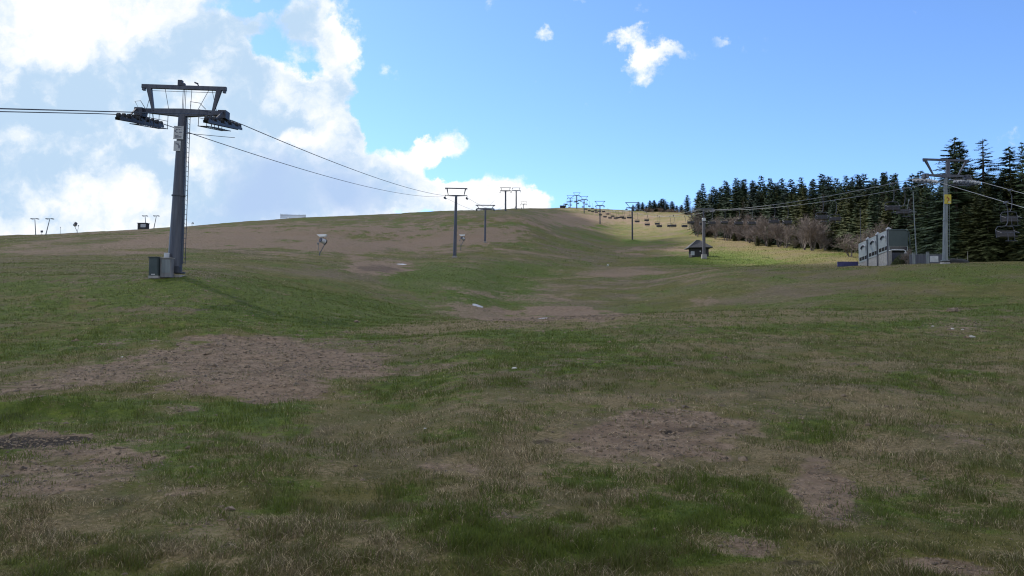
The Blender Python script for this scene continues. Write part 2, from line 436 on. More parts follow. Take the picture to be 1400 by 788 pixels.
# ------------------------------------------------------------------ the ground sheet
def make_ground():
    th = np.concatenate([np.linspace(-180, -40, 50)[:-1], np.linspace(-40, 38, 860)[:-1], np.linspace(38, 180, 50)[:-1]]) * math.pi / 180
    r = np.concatenate([np.geomspace(1.2, 4, 16)[:-1], np.geomspace(4, 60, 380)[:-1], np.geomspace(60, 760, 300)[:-1], np.geomspace(760, 6000, 20)])
    TH, R = np.meshgrid(th, r)
    X, Y = R * np.sin(TH), R * np.cos(TH)
    Z = height(X, Y)
    nr, nth = X.shape
    verts = np.stack([X, Y, Z], -1).reshape(-1, 3)
    verts = np.vstack([verts, [[0, 0, float(height(0., 0.))]]])
    i = np.arange(nr - 1)[:, None] * nth; j = np.arange(nth)[None, :]; j2 = (j + 1) % nth
    q = np.stack([i + j, i + j2, i + nth + j2, i + nth + j], -1).reshape(-1, 4)[:, ::-1]
    cc = len(verts) - 1
    jt = np.arange(nth)
    t = np.stack([np.full(nth, cc), (jt + 1) % nth, jt], -1)
    m = ground_material()
    o = np_mesh('ground', verts, t, q, m, smooth=True)
    s, l, w, dk = cover(verts[:, 0], verts[:, 1], verts[:, 2])
    ca = o.data.color_attributes.new('cover', 'FLOAT_COLOR', 'POINT')
    ca.data.foreach_set('color', np.stack([s, l, w, dk], -1).astype(np.float32).ravel())
    tag(o, kind='structure')
    return o


def mixc(nt, a, b, fac, mode='MIX'):
    n = nt.nodes.new('ShaderNodeMix'); n.data_type = 'RGBA'; n.blend_type = mode
    for sock, val in ((n.inputs[0], fac), (n.inputs[6], a), (n.inputs[7], b)):
        if hasattr(val, 'links'): nt.links.new(val, sock)
        elif isinstance(val, (tuple, list)): sock.default_value = (*val, 1)
        else: sock.default_value = val
    return n.outputs[2]


def mathn(nt, op, *a, clamp=False):
    n = nt.nodes.new('ShaderNodeMath'); n.operation = op; n.use_clamp = clamp
    for k, v in enumerate(a):
        if hasattr(v, 'links'): nt.links.new(v, n.inputs[k])
        else: n.inputs[k].default_value = v
    return n.outputs[0]


def noisen(nt, vec, scale, detail=5, rough=.6, dist=0.0):
    n = nt.nodes.new('ShaderNodeTexNoise'); n.inputs['Scale'].default_value = scale
    n.inputs['Detail'].default_value = detail; n.inputs['Roughness'].default_value = rough; n.inputs['Distortion'].default_value = dist
    nt.links.new(vec, n.inputs['Vector'])
    return n.outputs['Fac']


def rng(nt, v, a, b, lo=0.0, hi=1.0, smooth=True):
    n = nt.nodes.new('ShaderNodeMapRange'); n.interpolation_type = 'SMOOTHSTEP' if smooth else 'LINEAR'
    nt.links.new(v, n.inputs[0])
    for k, x in zip((1, 2, 3, 4), (a, b, lo, hi)): n.inputs[k].default_value = x
    return n.outputs[0]


G_DULL, G_DARK = (.122, .108, .030), (.086, .086, .022)
G_LUSH, G_LUSH2 = (.056, .084, .013), (.108, .140, .020)
G_STRAW, G_STRAW2 = (.25, .195, .105), (.14, .108, .055)
G_SOIL, G_SOIL2 = (.150, .104, .070), (.275, .200, .135)


def ground_material():
    m, nt, b = new_mat('hill_turf')
    geo = nt.nodes.new('ShaderNodeNewGeometry'); P = geo.outputs['Position']
    at = nt.nodes.new('ShaderNodeAttribute'); at.attribute_name = 'cover'
    sep = nt.nodes.new('ShaderNodeSeparateColor'); nt.links.new(at.outputs['Color'], sep.inputs[0])
    soil, lush, straw = sep.outputs
    nf = noisen(nt, P, 22, 5, .7); nm = noisen(nt, P, 3.1, 6, .7); nl = noisen(nt, P, .35, 6, .65, .5); nx = noisen(nt, P, .07, 5, .65, .8)
    base = mixc(nt, G_DULL, G_DARK, rng(nt, nl, .38, .62))
    base = mixc(nt, base, (.130, .102, .062), rng(nt, nx, .42, .62))
    lsh = mixc(nt, G_LUSH, G_LUSH2, rng(nt, nm, .4, .65))
    col = mixc(nt, base, lsh, rng(nt, mathn(nt, 'MULTIPLY_ADD', mathn(nt, 'SUBTRACT', nm, .5), 1.6, lush), .15, .75))
    stw = mixc(nt, G_STRAW2, G_STRAW, rng(nt, nf, .4, .68))
    col = mixc(nt, col, stw, rng(nt, mathn(nt, 'MULTIPLY_ADD', mathn(nt, 'SUBTRACT', nf, .5), 1.8, mathn(nt, 'MULTIPLY', straw, .8)), .15, .85))
    sl = mixc(nt, G_SOIL, G_SOIL2, rng(nt, nm, .35, .7))
    sl = mixc(nt, sl, (.15, .12, .085), rng(nt, nf, .56, .72, 0, .8))
    sl = mixc(nt, sl, (.022, .018, .015), rng(nt, noisen(nt, P, 7.5, 4, .6), .6, .72, 0, .8))
    col = mixc(nt, col, sl, rng(nt, mathn(nt, 'MULTIPLY_ADD', mathn(nt, 'SUBTRACT', nm, .5), 1.3, soil), .25, .8))
    col = mixc(nt, col, (.030, .034, .012), rng(nt, noisen(nt, P, 1.3, 5, .7), .54, .72, 0, .6))
    col = mixc(nt, col, (.15, .128, .068), rng(nt, noisen(nt, P, .8, 6, .75), .55, .72, 0, .55))
    col = mixc(nt, col, (.030, .023, .017), rng(nt, mathn(nt, 'MULTIPLY_ADD', mathn(nt, 'SUBTRACT', nm, .5), 1.2, at.outputs['Alpha']), .25, .8))
    # fine light / dark litter
    col = mixc(nt, col, (.16, .14, .095), rng(nt, noisen(nt, P, 55, 2, .5), .64, .74, 0, .55))
    col = mixc(nt, col, (.012, .014, .008), rng(nt, noisen(nt, P, 31, 3, .6), .60, .74, 0, .7))
    nt.links.new(col, b.inputs['Base Color'])
    b.inputs['Roughness'].default_value = .95; b.inputs['Specular IOR Level'].default_value = .1
    bp = nt.nodes.new('ShaderNodeBump'); bp.inputs['Strength'].default_value = .8; bp.inputs['Distance'].default_value = .05
    hh = mathn(nt, 'ADD', nf, mathn(nt, 'MULTIPLY', nm, 2.5))
    nt.links.new(hh, bp.inputs['Height']); nt.links.new(bp.outputs['Normal'], b.inputs['Normal'])
    return m


def make_grass():
    N = 720000
    px = RNG.uniform(-220, 1620, N)
    py = RNG.uniform(452, 880, N) ** 1.0
    Y = np.zeros(N)
    flat = 1.6 * F / np.maximum(py - 440, 8)               # first guess
    Y = flat * .62 * RNG.uniform(.75, 1.3, N)
    ok = (Y > 3); px, Y = px[ok], Y[ok]
    N2 = 350000
    px = np.concatenate([px, RNG.uniform(-220, 1620, N2)]); Y = np.concatenate([Y, np.exp(RNG.uniform(math.log(13), math.log(80), N2))])
    N = len(Y); ok = RNG.uniform(0, 1, N) < 1 - sstep(42, 80, Y); px, Y = px[ok], Y[ok]
    N3 = 300000
    px = np.concatenate([px, RNG.uniform(-60, 1460, N3)]); Y = np.concatenate([Y, np.exp(RNG.uniform(math.log(50), math.log(290), N3))])
    N = len(Y)
    X = (px - 700) / F * Y
    Z = height(X, Y)
    s, l, w, dk = cover(X, Y, Z)
    keep_p = (1 - .7 * dk) * np.clip(.55 + .6 * l + .25 * w - .8 * s, .30, 1)
    k = RNG.uniform(0, 1, N) < keep_p
    X, Y, Z, s, l, w = X[k], Y[k], Z[k], s[k], l[k], w[k]
    n = len(X)
    dryp = np.clip(.34 + .45 * w + .5 * s - .36 * l + .55 * fbm(X / .35, Y / .35, 3, 101) + .3 * fbm(X / 1.1, Y / 1.1, 2, 102), .04, .96)
    dry = RNG.uniform(0, 1, n) < dryp
    clump = np.clip(.75 + 1.2 * fbm(X / .22, Y / .22, 2, 103) + .5 * fbm(X / .8, Y / .8, 2, 107), .25, 2)
    h = np.where(dry, RNG.uniform(.025, .065, n), RNG.uniform(.025, .06, n) * (1 + .7 * l)) * clump * (1 - .35 * np.clip(s, 0, 1)) * (1 + np.clip(Y - 50, 0, 250) / 70)
    wd = (.0026 + .00042 * Y) * np.where(dry, .8, 1.05)
    a = RNG.uniform(0, 2 * math.pi, n)
    lean = np.where(dry, RNG.uniform(.4, 1.7, n) + 1.5 * np.clip(s, 0, 1), RNG.uniform(.1, .8, n))
    dx, dy = np.cos(a), np.sin(a)
    fa = RNG.uniform(0, 2 * math.pi, n)
    # blades turn loosely broadside so they keep their width
    sx, sy = np.cos(fa), np.sin(fa)
    V = np.zeros((n, 5, 3), np.float32)
    for kx, (t, ww) in enumerate(((0, 1), (.55, .8))):
        hx = X + dx * lean * h * t * t; hy = Y + dy * lean * h * t * t; hz = Z - .006 + h * t / np.sqrt(1 + (lean * t) ** 2 * .6)
        V[:, kx * 2, 0] = hx - sx * wd * ww / 2; V[:, kx * 2, 1] = hy - sy * wd * ww / 2; V[:, kx * 2, 2] = hz
        V[:, kx * 2 + 1, 0] = hx + sx * wd * ww / 2; V[:, kx * 2 + 1, 1] = hy + sy * wd * ww / 2; V[:, kx * 2 + 1, 2] = hz
    V[:, 4, 0] = X + dx * lean * h; V[:, 4, 1] = Y + dy * lean * h; V[:, 4, 2] = Z + h / np.sqrt(1 + lean ** 2 * .6)
    b = np.arange(n)[:, None] * 5
    quads = b + np.array([[0, 1, 3, 2]]); tris = b + np.array([[2, 3, 4]])
    g1, g2 = np.array(G_LUSH) * .9, np.array(G_LUSH2) * 1.1
    d1, d2 = np.array(G_DULL) * .7, np.array((.12, .125, .045))
    t1, t2 = np.array(G_STRAW2) * .7, np.array((.66, .54, .33))
    u = RNG.uniform(0, 1, n)[:, None]; lk = np.clip(l + RNG.normal(0, .25, n) + .5 * fbm(X / .3, Y / .3, 3, 111), 0, 1)[:, None]
    green = (g1 + (g2 - g1) * u) * lk + (d1 + (d2 - d1) * u) * (1 - lk)
    straw = t1 + (t2 - t1) * u ** 3
    col = np.where(dry[:, None], straw, green)
    mat, nt, bs = new_mat('grass_blades')
    at = nt.nodes.new('ShaderNodeAttribute'); at.attribute_name = 'tint'
    nt.links.new(at.outputs['Color'], bs.inputs['Base Color'])
    bs.inputs['Roughness'].default_value = .6; bs.inputs['Specular IOR Level'].default_value = .25
    tr = nt.nodes.new('ShaderNodeBsdfTranslucent'); nt.links.new(at.outputs['Color'], tr.inputs['Color'])
    mx = nt.nodes.new('ShaderNodeMixShader'); mx.inputs[0].default_value = .35
    nt.links.new(bs.outputs[0], mx.inputs[1]); nt.links.new(tr.outputs[0], mx.inputs[2])
    nt.links.new(mx.outputs[0], nt.nodes['Material Output'].inputs['Surface'])
    o = np_mesh('grass', V.reshape(-1, 3), tris, quads, mat)
    ca = o.data.color_attributes.new('tint', 'FLOAT_COLOR', 'POINT')
    cc = np.concatenate([np.repeat(col, 5, axis=0), np.ones((n * 5, 1))], 1).astype(np.float32)
    ca.data.foreach_set('color', cc.ravel())
    tag(o, 'short patchy green and straw-coloured grass growing over the slope', 'grass', kind='stuff')


def make_crumbs():
    N = 175000
    px = RNG.uniform(-200, 1600, N); Y = np.exp(RNG.uniform(math.log(4), math.log(40), N)); X = (px - 700) / F * Y
    Z = height(X, Y); s, l, w, dk = cover(X, Y, Z)
    k = RNG.uniform(0, 1, N) < np.clip(s * 1.1 - .25, 0, .8) + .008
    X, Y, Z = X[k], Y[k], Z[k]; n = len(X)
    r = (.0035 + .0007 * Y) * RNG.lognormal(0, .5, n)
    base = np.array([(1, 0, 0), (0, 1, 0), (-1, 0, 0), (0, -1, 0), (0, 0, 1), (.6, .6, .55), (-.6, .5, .6), (.1, -.75, .6)])
    fs = np.array([(0, 5, 4), (0, 1, 5), (1, 4, 5), (1, 6, 4), (1, 2, 6), (2, 4, 6), (2, 3, 4), (3, 7, 4), (3, 0, 7), (0, 4, 7)])
    V = base[None] * r[:, None, None] * RNG.uniform(.5, 1.4, (n, 8, 3)) * np.array([1.3, 1.3, .8])
    a = RNG.uniform(0, 6.28, n); ca, sa = np.cos(a)[:, None], np.sin(a)[:, None]
    W = np.stack([V[..., 0] * ca - V[..., 1] * sa + X[:, None], V[..., 0] * sa + V[..., 1] * ca + Y[:, None], V[..., 2] + Z[:, None] - .002], -1)
    T = (np.arange(n)[:, None, None] * 8 + fs[None]).reshape(-1, 3)
    o = np_mesh('soil_clods', W.reshape(-1, 3), T, None, mottled('clod', (.035, .026, .019), (.24, .175, .11), .95, 0, 9))
    tag(o, 'loose brown crumbs of earth and dry litter on the bare patches', 'earth clods', kind='stuff')


make_ground()
make_grass()
make_crumbs()


# ------------------------------------------------------------------ the two lift lines
class Line:
    def __init__(s, towers, gauge, sags):
        # towers: (X, Y, rope height); sags per span
        s.t, s.g, s.sag = towers, gauge, sags

    def raw(s, y):
        t = s.t
        if y <= t[0][1]:
            k = 0
        else:
            k = max(i for i in range(len(t) - 1) if y >= t[i][1])
        a, b = t[k], t[k + 1]
        u = (y - a[1]) / (b[1] - a[1])
        x = a[0] + (b[0] - a[0]) * u
        z = a[2] + (b[2] - a[2]) * u - 4 * s.sag[k] * u * (1 - u)
        return x, z

    def at(s, y, side=0):
        zs = [s.raw(y + d)[1] for d in (-3, -2, -1, 0, 1, 2, 3)]
        return s.raw(y)[0] + side * s.g / 2, sum(zs) / 7

    def rope(s, side, y0, y1, r, label, mat):
        ys = []
        y = y0
        while y < y1:
            ys.append(y); y += 2 if y < 110 else 6
        ys.append(y1)
        p = [(s.at(y, side)[0], y, s.at(y, side)[1]) for y in ys]
        mb = MB(); mb.tube([(a - p[0][0], b - p[0][1], c - p[0][2]) for a, b, c in p], r, 6)
        o = mb.build('haul_rope', mat, smooth=True); o.location = p[0]
        tag(o, label, 'cable', 'lift haul ropes')
        return o


def ez(py, Y): return wz(py, Y)


TL = Line([(-27.7, -85, EYE - 21.1), (-20.98, 48, EYE + 12.98), (-13.6, 183, EYE + 29.7), (-8.0, 229, EYE + 32.9), (-3.1, 370, EYE + 62.6), (2.4, 440, EYE + 74.6),
           (9.9, 650, EYE + 99.0), (16, 760, EYE + 96)], 5.2, [.1, 1.5, .3, 2.0, .6, 3, .5])
RL = Line([(51.6, -5, -12.5), (51.6, 92, EYE + 17.3), (52, 209, EYE + 30.3), (52, 333, EYE + 48.9), (52, 455, EYE + 68.2), (52, 555, EYE + 87.6),
           (52, 618, EYE + 101.0), (52, 688, EYE + 110.2), (52, 743, EYE + 112.5), (52, 800, EYE + 108)], 5.0, [.8, 1.2, 2.6, 2.2, 1.4, .5, .6, .4, .3])


def make_tower(line, Y, base, label, group, *, lean=0.0, r0=.3, r1=.22, gantry='open', gw=5.3, gh=1.75, detail=0, wheel_mat='rubber', mat='steel',
               train=5.6, nw=8, armh=.42, mast_top=None, down=False):
    X = line.raw(Y)[0]; rz_ = line.at(Y)[1]
    h = rz_ - base
    root = empty('lift_tower', (X, Y, base), label, 'lift tower', group, lean=lean)
    g = line.g
    steel = M[mat]
    nseg = 14 if detail else 8
    f = MB(); f.box((0, 0, -.5), (r0 * 2.9, r0 * 2.9, 1.2), taper=.9); f.build('footing', M['concrete'], root)
    top = h + .15 if mast_top is None else mast_top
    m = MB(); m.tube([(0, 0, .2), (0, 0, top)], r0, nseg, r1)
    if detail:
        m.tube([(0, 0, .22), (0, 0, .32)], r0 + .18, nseg)
        m.tube([(0, 0, h * .5), (0, 0, h * .5 + .08)], (r0 + r1) / 2 + .06, nseg)
    m.build('mast', steel, root, smooth=False)
    az = h + ((.28 if detail and mat == 'steel' else .40) if not down else .55)
    if gantry == 'bare':
        a = MB(); a.bar((-g / 2 - .3, 0, az), (g / 2 + .3, 0, az), .22, .25); a.build('crossarm', steel, root)
    else:
        a = MB()
        for s in (-1, 1):
            a.bar((0, 0, az - .04), (s * (g / 2 + .05), 0, az + .04), .34, armh + .2, .28, armh * .7)
        a.build('crossarm', steel, root)
        gb = az + gh
        b = MB(); b.bar((-gw / 2, 0, gb), (gw / 2, 0, gb), .2, .24)
        for s in (-1, 1):
            b.box((s * (gw / 2 - .12), 0, gb - .18), (.16, .2, .16))
        b.build('gantry_beam', steel, root)
        bw = {'open': (gw / 2 - .45, g / 2 - .72), 'vee': (gw / 2 - .3, .9), 'vee_post': (gw / 2 - .3, g / 2 - 1.0)}[gantry]
        for s in (-1, 1):
            q = MB(); q.bar((s * bw[0], 0, gb - .1), (s * bw[1], 0, az + .1), .3, .22, .14, .14); q.build('strut', steel, root)
        if gantry == 'vee_post':
            q = MB(); q.bar((.25, 0, gb - .1), (.25, 0, az), .4, .3); q.build('centre_post', steel, root)
    # sheave trains
    for s in (-1, 1):
        t = MB(); y0, y1 = -train / 2, train / 2
        sgn = -1 if not down else 1
        def rp(yy):
            x, z = line.at(Y + yy, s); return (s * g / 2, yy, z - base)
        for q in (-.14, .14) if not (detail and mat == 'galv') else (.1,):
            t.bar(tuple(Vector(rp(y0 + .2)) + Vector((q, 0, sgn * .34))), tuple(Vector(rp(y1 - .2)) + Vector((q, 0, sgn * .34))), .05, .16)
        for k in range(nw // 2):
            yy = y0 + train * (2 * k + 1) / nw
            p = Vector(rp(yy))
            t.box(p + Vector((0, 0, sgn * .30)), (.32, train / nw * 1.05, .13))
        t.bar((s * g / 2, 0, az), tuple(Vector(rp(0)) + Vector((0, 0, sgn * .36))), .14, .14)
        if detail:
            t.bar((s * (g / 2 + .1), -.5, az), tuple(Vector(rp(y0 + 1.2)) + Vector((0, 0, sgn * .34))), .08, .08)
            t.box((s * g / 2, -.1, az - .12), (.5, .7, .5))
            # side plates and rope catchers hanging outside the wheels
            for k in range(0):
                yy = y0 + train * (2 * k + 1) / nw
                p = Vector(rp(yy)); t.box(p + Vector((s * .2, 0, -.22)), (.05, train / nw * .9, .26))
        tr = t.build('sheave_train', M['steel_dark'] if mat != 'galv' else M['steel'], root) if detail else None
        wm = None if detail else t
        for k in range(nw):
            yy = y0 + train * (k + .5) / nw
            p = Vector(rp(yy)) + Vector((0, 0, sgn * .2))
            R = .19 if detail else .2
            if detail:
                w = MB(); w.tube([(-.07, 0, 0), (.07, 0, 0)], R, 14); w.tube([(-.11, 0, 0), (.11, 0, 0)], .07, 8)
                wo = w.build('sheave_wheel', M[wheel_mat], tr); wo.location = p
            else:
                wm.tube([tuple(p + Vector((-.07, 0, 0))), tuple(p + Vector((.07, 0, 0)))], R, 8)
        if wm: wm.build('sheave_train', M['steel_dark'], root)
    if detail:
        # ladder up the right-hand side
        l = MB(); lx = 1
        def lp(z, dy): return (r0 + (r1 - r0) * z / top + .13, dy, z)
        for dy in (-.17, .17): l.tube([lp(.8, dy), lp(top, dy)], .022, 5)
        z = .9
        while z < top: l.tube([lp(z, -.17), lp(z, .17)], .015, 5); z += .3
        l.build('ladder', M['steel_dark'] if mat != 'galv' else M['galv'], root)
        for s in (-1, 1):
            w = MB()
            x0 = s * (g / 2 - .55)
            def cw(yy):
                return line.at(Y + yy, s)[1] - base - .62
            for q in (-.28, .28):
                w.bar((x0 + q, -1.9, cw(-1.9)), (x0 + q, 1.9, cw(1.9)), .04, .05)
            for k in range(13):
                yy = -1.9 + .315 * k; w.bar((x0 - .28, yy, cw(yy)), (x0 + .28, yy, cw(yy)), .05, .02)
            for k in range(4):
                yy = -1.85 + 1.23 * k
                w.tube([(x0 - s * .28, yy, cw(yy)), (x0 - s * .28, yy, cw(yy) + 1.0)], .02, 5)
            for zz in (.5, 1.0):
                w.tube([(x0 - s * .28, -1.85, cw(-1.85) + zz), (x0 - s * .28, 1.85, cw(1.85) + zz)], .018, 5)
            w.tube([(x0, -.6, cw(-.6)), (x0, -.3, az)], .03, 5); w.tube([(x0, .6, cw(.6)), (x0, .3, az)], .03, 5)
            w.build('catwalk', M['steel_dark'], root)
    return root, dict(h=h, az=az, gb=az + gh, top=top)


TG, RG = 'towers of the long lift line up the middle', 'towers of the chairlift line on the right'
T1z = wz(378.5, 48)
T1, d1 = make_tower(TL, 48, T1z, 'tall grey lift tower nearest the camera, two pale plates on its mast', TG, lean=math.radians(1.95), r0=.44, r1=.26,
                    gantry='open', detail=1, train=6.0, nw=10, gh=1.58, armh=.3)
# plates, ladder hoops, sensors, bracing wires on the near tower
for (za, zb, w, offx) in ((wz(208, 48) - T1z, wz(191, 48) - T1z, .46, -.1), (wz(191, 48) - T1z + .05, wz(174.5, 48) - T1z, .62, -.06)):
    pass
pa = MB(); z0, z1 = wz(192.3, 48) - T1z, wz(174.5, 48) - T1z
pa.box((-.06, -.34, (z0 + z1) / 2), (.60, .03, z1 - z0)); pa.box((-.06, -.357, z1 - .02), (.62, .02, .035)); pa.box((-.06, -.357, z0 + .02), (.62, .02, .035))
plate = pa.build('name_plate', M['white_plate'], T1)
ink = MB()
hh = z1 - z0
for (x0, x1, fz, th) in ((-.27, .12, .90, .035), (-.22, -.10, .74, .06), (-.04, .04, .74, .06), (.08, .16, .72, .03), (-.30, -.18, .62, .10), (-.02, .18, .53, .055), (-.2, -.08, .52, .03),
                         (-.26, -.02, .24, .09), (.02, .16, .20, .05), (-.26, .16, .12, .025)):
    ink.box(((x0 + x1) / 2 - .02, -.358, z0 + hh * fz), (x1 - x0, .006, th))
ink.build('faded_lettering', M['ink'], plate)
pb = MB(); z2, z3 = wz(208.3, 48) - T1z, wz(194.5, 48) - T1z
pb.box((-.10, -.35, (z2 + z3) / 2), (.42, .03, z3 - z2))
plate2 = pb.build('notice_plate', M['white_plate'], T1)
ink = MB()
ink.bar((-.2, -.369, z3 - .12), (-.02, -.369, z3 - .25), .006, .05); ink.box((-.03, -.3685, z3 - .22), (.08, .006, .1)); ink.box((.03, -.3685, z2 + .28), (.1, .006, .2))
ink.build('pictogram', M['ink'], plate2)
q = MB(); q.box((-.25, 0, d1['gb'] + .28), (.26, .26, .34)); q.box((-.1, -.02, d1['gb'] + .18), (.3, .2, .16)); q.build('junction_box', M['steel_dark'], T1)
q = MB(); q.tube([(.9, 0, d1['gb'] + .1), (.82, 0, d1['gb'] + .28)], .04, 6); q.box((.74, 0, d1['gb'] + .31), (.22, .12, .08), Matrix.Rotation(math.radians(20), 3, 'Y')); q.build('wind_sensor', M['steel_dark'], T1)
for x0, x1 in ((-2.0, -2.3), (-1.2, -.9), (1.55, .9), (1.75, 2.1), (0.02, 0.02), (.12, .12), (.48, .46), (-.06, -.06)):
    q = MB(); q.tube([(x0, 0, d1['gb'] - .1), (x1, 0, d1['az'] + .15)], .016, 5); q.build('guy_wire', M['steel_dark'], T1)
q = MB(); q.tube([(-2.2, 0, d1['gb'] - .26), (2.2, 0, d1['gb'] - .26)], .015, 5); q.build('guy_wire', M['steel_dark'], T1)
q = MB(); q.tube([(.3, -.1, d1['h'] - 1.05), (2.6, 2.0, d1['h'] - .75)], .018, 5); q.build('guy_wire', M['steel_dark'], T1)
q = MB()   # service hoops at both arm ends
q.tube([(-2.55, -.4, d1['az']), (-2.85, -.4, d1['az'] + .5), (-2.5, -.4, d1['az'] + .55), (-2.2, -.4, d1['az'] + .1)], .02, 5)
q.build('handrail', M['steel_dark'], T1); q = MB()
q.tube([(.55, -.2, d1['az'] + .2), (.5, -.2, d1['az'] + .65), (1.1, -.2, d1['az'] + .58), (1.5, -.2, d1['az'] + .2)], .02, 5)
q.build('handrail', M['steel_dark'], T1)
q = MB(); q.box((-.37, -.30, wz(350.5, 48) - T1z), (.34, .2, .32)); q.build('lamp_box', M['white_plate'], T1)
q = MB(); q.box((.22, -.52, .42), (.62, .3, .42)); q.tube([(-.1, -.5, .75), (-.1, -.5, 1.4)], .05, 6); q.build('cable_box', M['steel_dark'], T1, bevel=.02)

# things by its foot
x, y = wx(212, 46.9), 46.9
cab = empty('control_cabinet', (x, y, gz(x, y)), 'dark green-grey steel cabinet left of the near lift tower foot', 'cabinet')
b = MB(); b.box((0, 0, .68), (.56, .42, 1.1)); b.build('housing', M['cabinet'], cab, bevel=.02)
b = MB(); b.box((0, 0, 1.26), (.66, .52, .05)); b.build('lid', M['cabinet'], cab)
b = MB(); b.box((0, -.225, .72), (.48, .02, .9)); b.box((.2, -.24, .72), (.03, .03, .14)); b.build('door', M['cabinet'], cab)
b = MB(); b.box((0, 0, .06), (.6, .46, .16)); b.build('plinth', M['concrete'], cab)
b = MB(); b.box((.0, -.24, .22), (.22, .02, .06)); b.build('label_plate', M['white_plate'], cab)
x, y = wx(228.5, 47.1), 47.1
blk = empty('transformer_box', (x, y, gz(x, y)), 'pale grey concrete box against the near lift tower foot', 'utility box')
b = MB(); b.box((0, 0, .6), (.66, .46, 1.16)); b.build('housing', M['box_grey'], blk, bevel=.02)
b = MB(); b.box((.03, -.24, .7), (.5, .02, .8)); b.build('door', M['galv'], blk)
b = MB(); b.box((0, 0, 1.21), (.72, .52, .05)); b.build('lid', M['concrete'], blk)

FT = dict(armh=.3)
make_tower(TL, 183, wz(351, 183), 'blue-grey lift tower at mid slope, between the near tower and the hilltop', TG, lean=math.radians(1.2), r0=.42, r1=.3, gantry='open', gw=5.3, gh=1.7, nw=10, train=5, armh=.12)
make_tower(TL, 229, wz(331, 229), 'shorter low-armed lift tower right of the small snow gun', TG, lean=math.radians(.5), r0=.32, r1=.25, gantry='open', gw=5.8, gh=1.1, down=True)
t, _ = make_tower(TL, 370, wz(289.5, 370), 'left tower of the close pair on the skyline before the white cloud', TG, r0=.42, r1=.38, gantry='open', gw=5.2, gh=1.5)
t, _ = make_tower(TL, 440, wz(288.5, 440), 'right tower of the close pair on the skyline before the white cloud', TG, r0=.42, r1=.35, gantry='open', gw=5.0, gh=1.6)
make_tower(TL, 650, wz(288, 650), 'tiny lift tower on the skyline, last of the middle line', TG, r0=.3, r1=.3, gantry='open', gw=5.4, gh=2.0)

R1z = wz(360, 92)
R1, dr = make_tower(RL, 92, R1z, 'galvanised chairlift tower with yellow sign before the tall spruces', RG, lean=math.radians(1.8), r0=.30, r1=.19, gantry='vee_post', gw=5.5, gh=1.9,
                    detail=1, wheel_mat='wheel_pale', mat='galv', train=5.6, nw=12, armh=.2)
for o in R1.children:
    if o.name.split('.')[0] in ('crossarm', 'gantry_beam', 'strut', 'centre_post', 'catwalk'):
        o.data.materials[0] = M['steel']
q = MB(); zs = wz(273, 92) - R1z; q.box((.1, -.32, zs), (.80, .03, 1.12)); sg = q.build('yellow_sign', M['yellow'], R1)
q = MB()
for a, b_, w_ in (((-.12, .28), (.02, .12), .10), ((.02, .12), (.16, -.02), .14), ((.16, -.02), (.0, -.22), .13), ((.0, -.22), (-.06, -.42), .09), ((-.12, .22), (-.16, .02), .06)):
    q.bar((.1 + a[0], -.339, zs + a[1]), (.1 + b_[0], -.339, zs + b_[1]), .006, w_)
q.build('pictogram', M['red'], sg)
q = MB(); q.box((.28, -.338, zs - .36), (.3, .006, .1)); q.build('pale_strip', M['white_plate'], sg)

make_tower(RL, 209, wz(348.5, 209), 'thick pale lift mast standing in front of the dark hut', RG, r0=.46, r1=.42, gantry='bare', mast_top=9.3, train=5)
q_top = [o for o in C.objects if o.name.startswith('lift_tower') and abs(o.location.y - 209) < .1][0]
h209 = RL.at(209)[1] - wz(348.5, 209)
q = MB(); q.box((0, -.2, 9.55), (.85, .7, .8)); q.build('lamp_box', M['white_plate'], q_top)
q = MB(); q.tube([(0, 0, 9.3), (0, 0, h209 + .5)], .2, 8); q.build('upper_mast', M['steel_dark'], q_top)
for o in q_top.children:
    if o.name.startswith('mast'): o.data.materials[0] = mottled('pale_mast', (.085, .082, .095), (.12, .115, .13), .6, .2, 1)
make_tower(RL, 333, wz(333.5, 333), 'dark chairlift tower first uphill from the hut, on an earth mound', RG, r0=.36, r1=.3, gantry='vee', gw=5.9, gh=2.3, mat='steel_dark')
make_tower(RL, 455, wz(313.5, 455), 'dark chairlift tower second uphill from the hut', RG, r0=.36, r1=.3, gantry='vee', gw=6.2, gh=2.6, mat='steel_dark')
make_tower(RL, 555, wz(293.5, 555), 'dark chairlift tower third uphill from the hut, just below the skyline', RG, r0=.36, r1=.3, gantry='vee', gw=5.8, gh=2.4, mat='steel_dark')
make_tower(RL, 618, wz(286.5, 618), 'tallest of the chairlift towers clustered on the skyline', RG, r0=.45, r1=.38, gantry='vee', gw=5.8, gh=2.2, mat='steel_dark')
make_tower(RL, 688, wz(287.5, 688), 'slim chairlift tower on the skyline, second from the little dark hut', RG, r0=.4, r1=.34, gantry='vee', gw=6, gh=2.2, mat='steel_dark')
make_tower(RL, 743, wz(290, 743), 'shortest chairlift tower on the skyline, nearest the little hut', RG, r0=.4, r1=.34, gantry='vee', gw=5, gh=.9, mat='steel_dark')

TL.rope(-1, -60, 750, .028, 'left haul rope of the lift line passing over the near tower', M['rope'])
TL.rope(1, -60, 750, .028, 'right haul rope of the lift line passing over the near tower', M['rope'])
RL.rope(-1, 4, 790, .03, 'left haul rope of the chairlift line with the yellow-signed tower', M['rope_bright'])
RL.rope(1, 4, 790, .03, 'right haul rope of the chairlift line with the yellow-signed tower', M['rope_bright'])


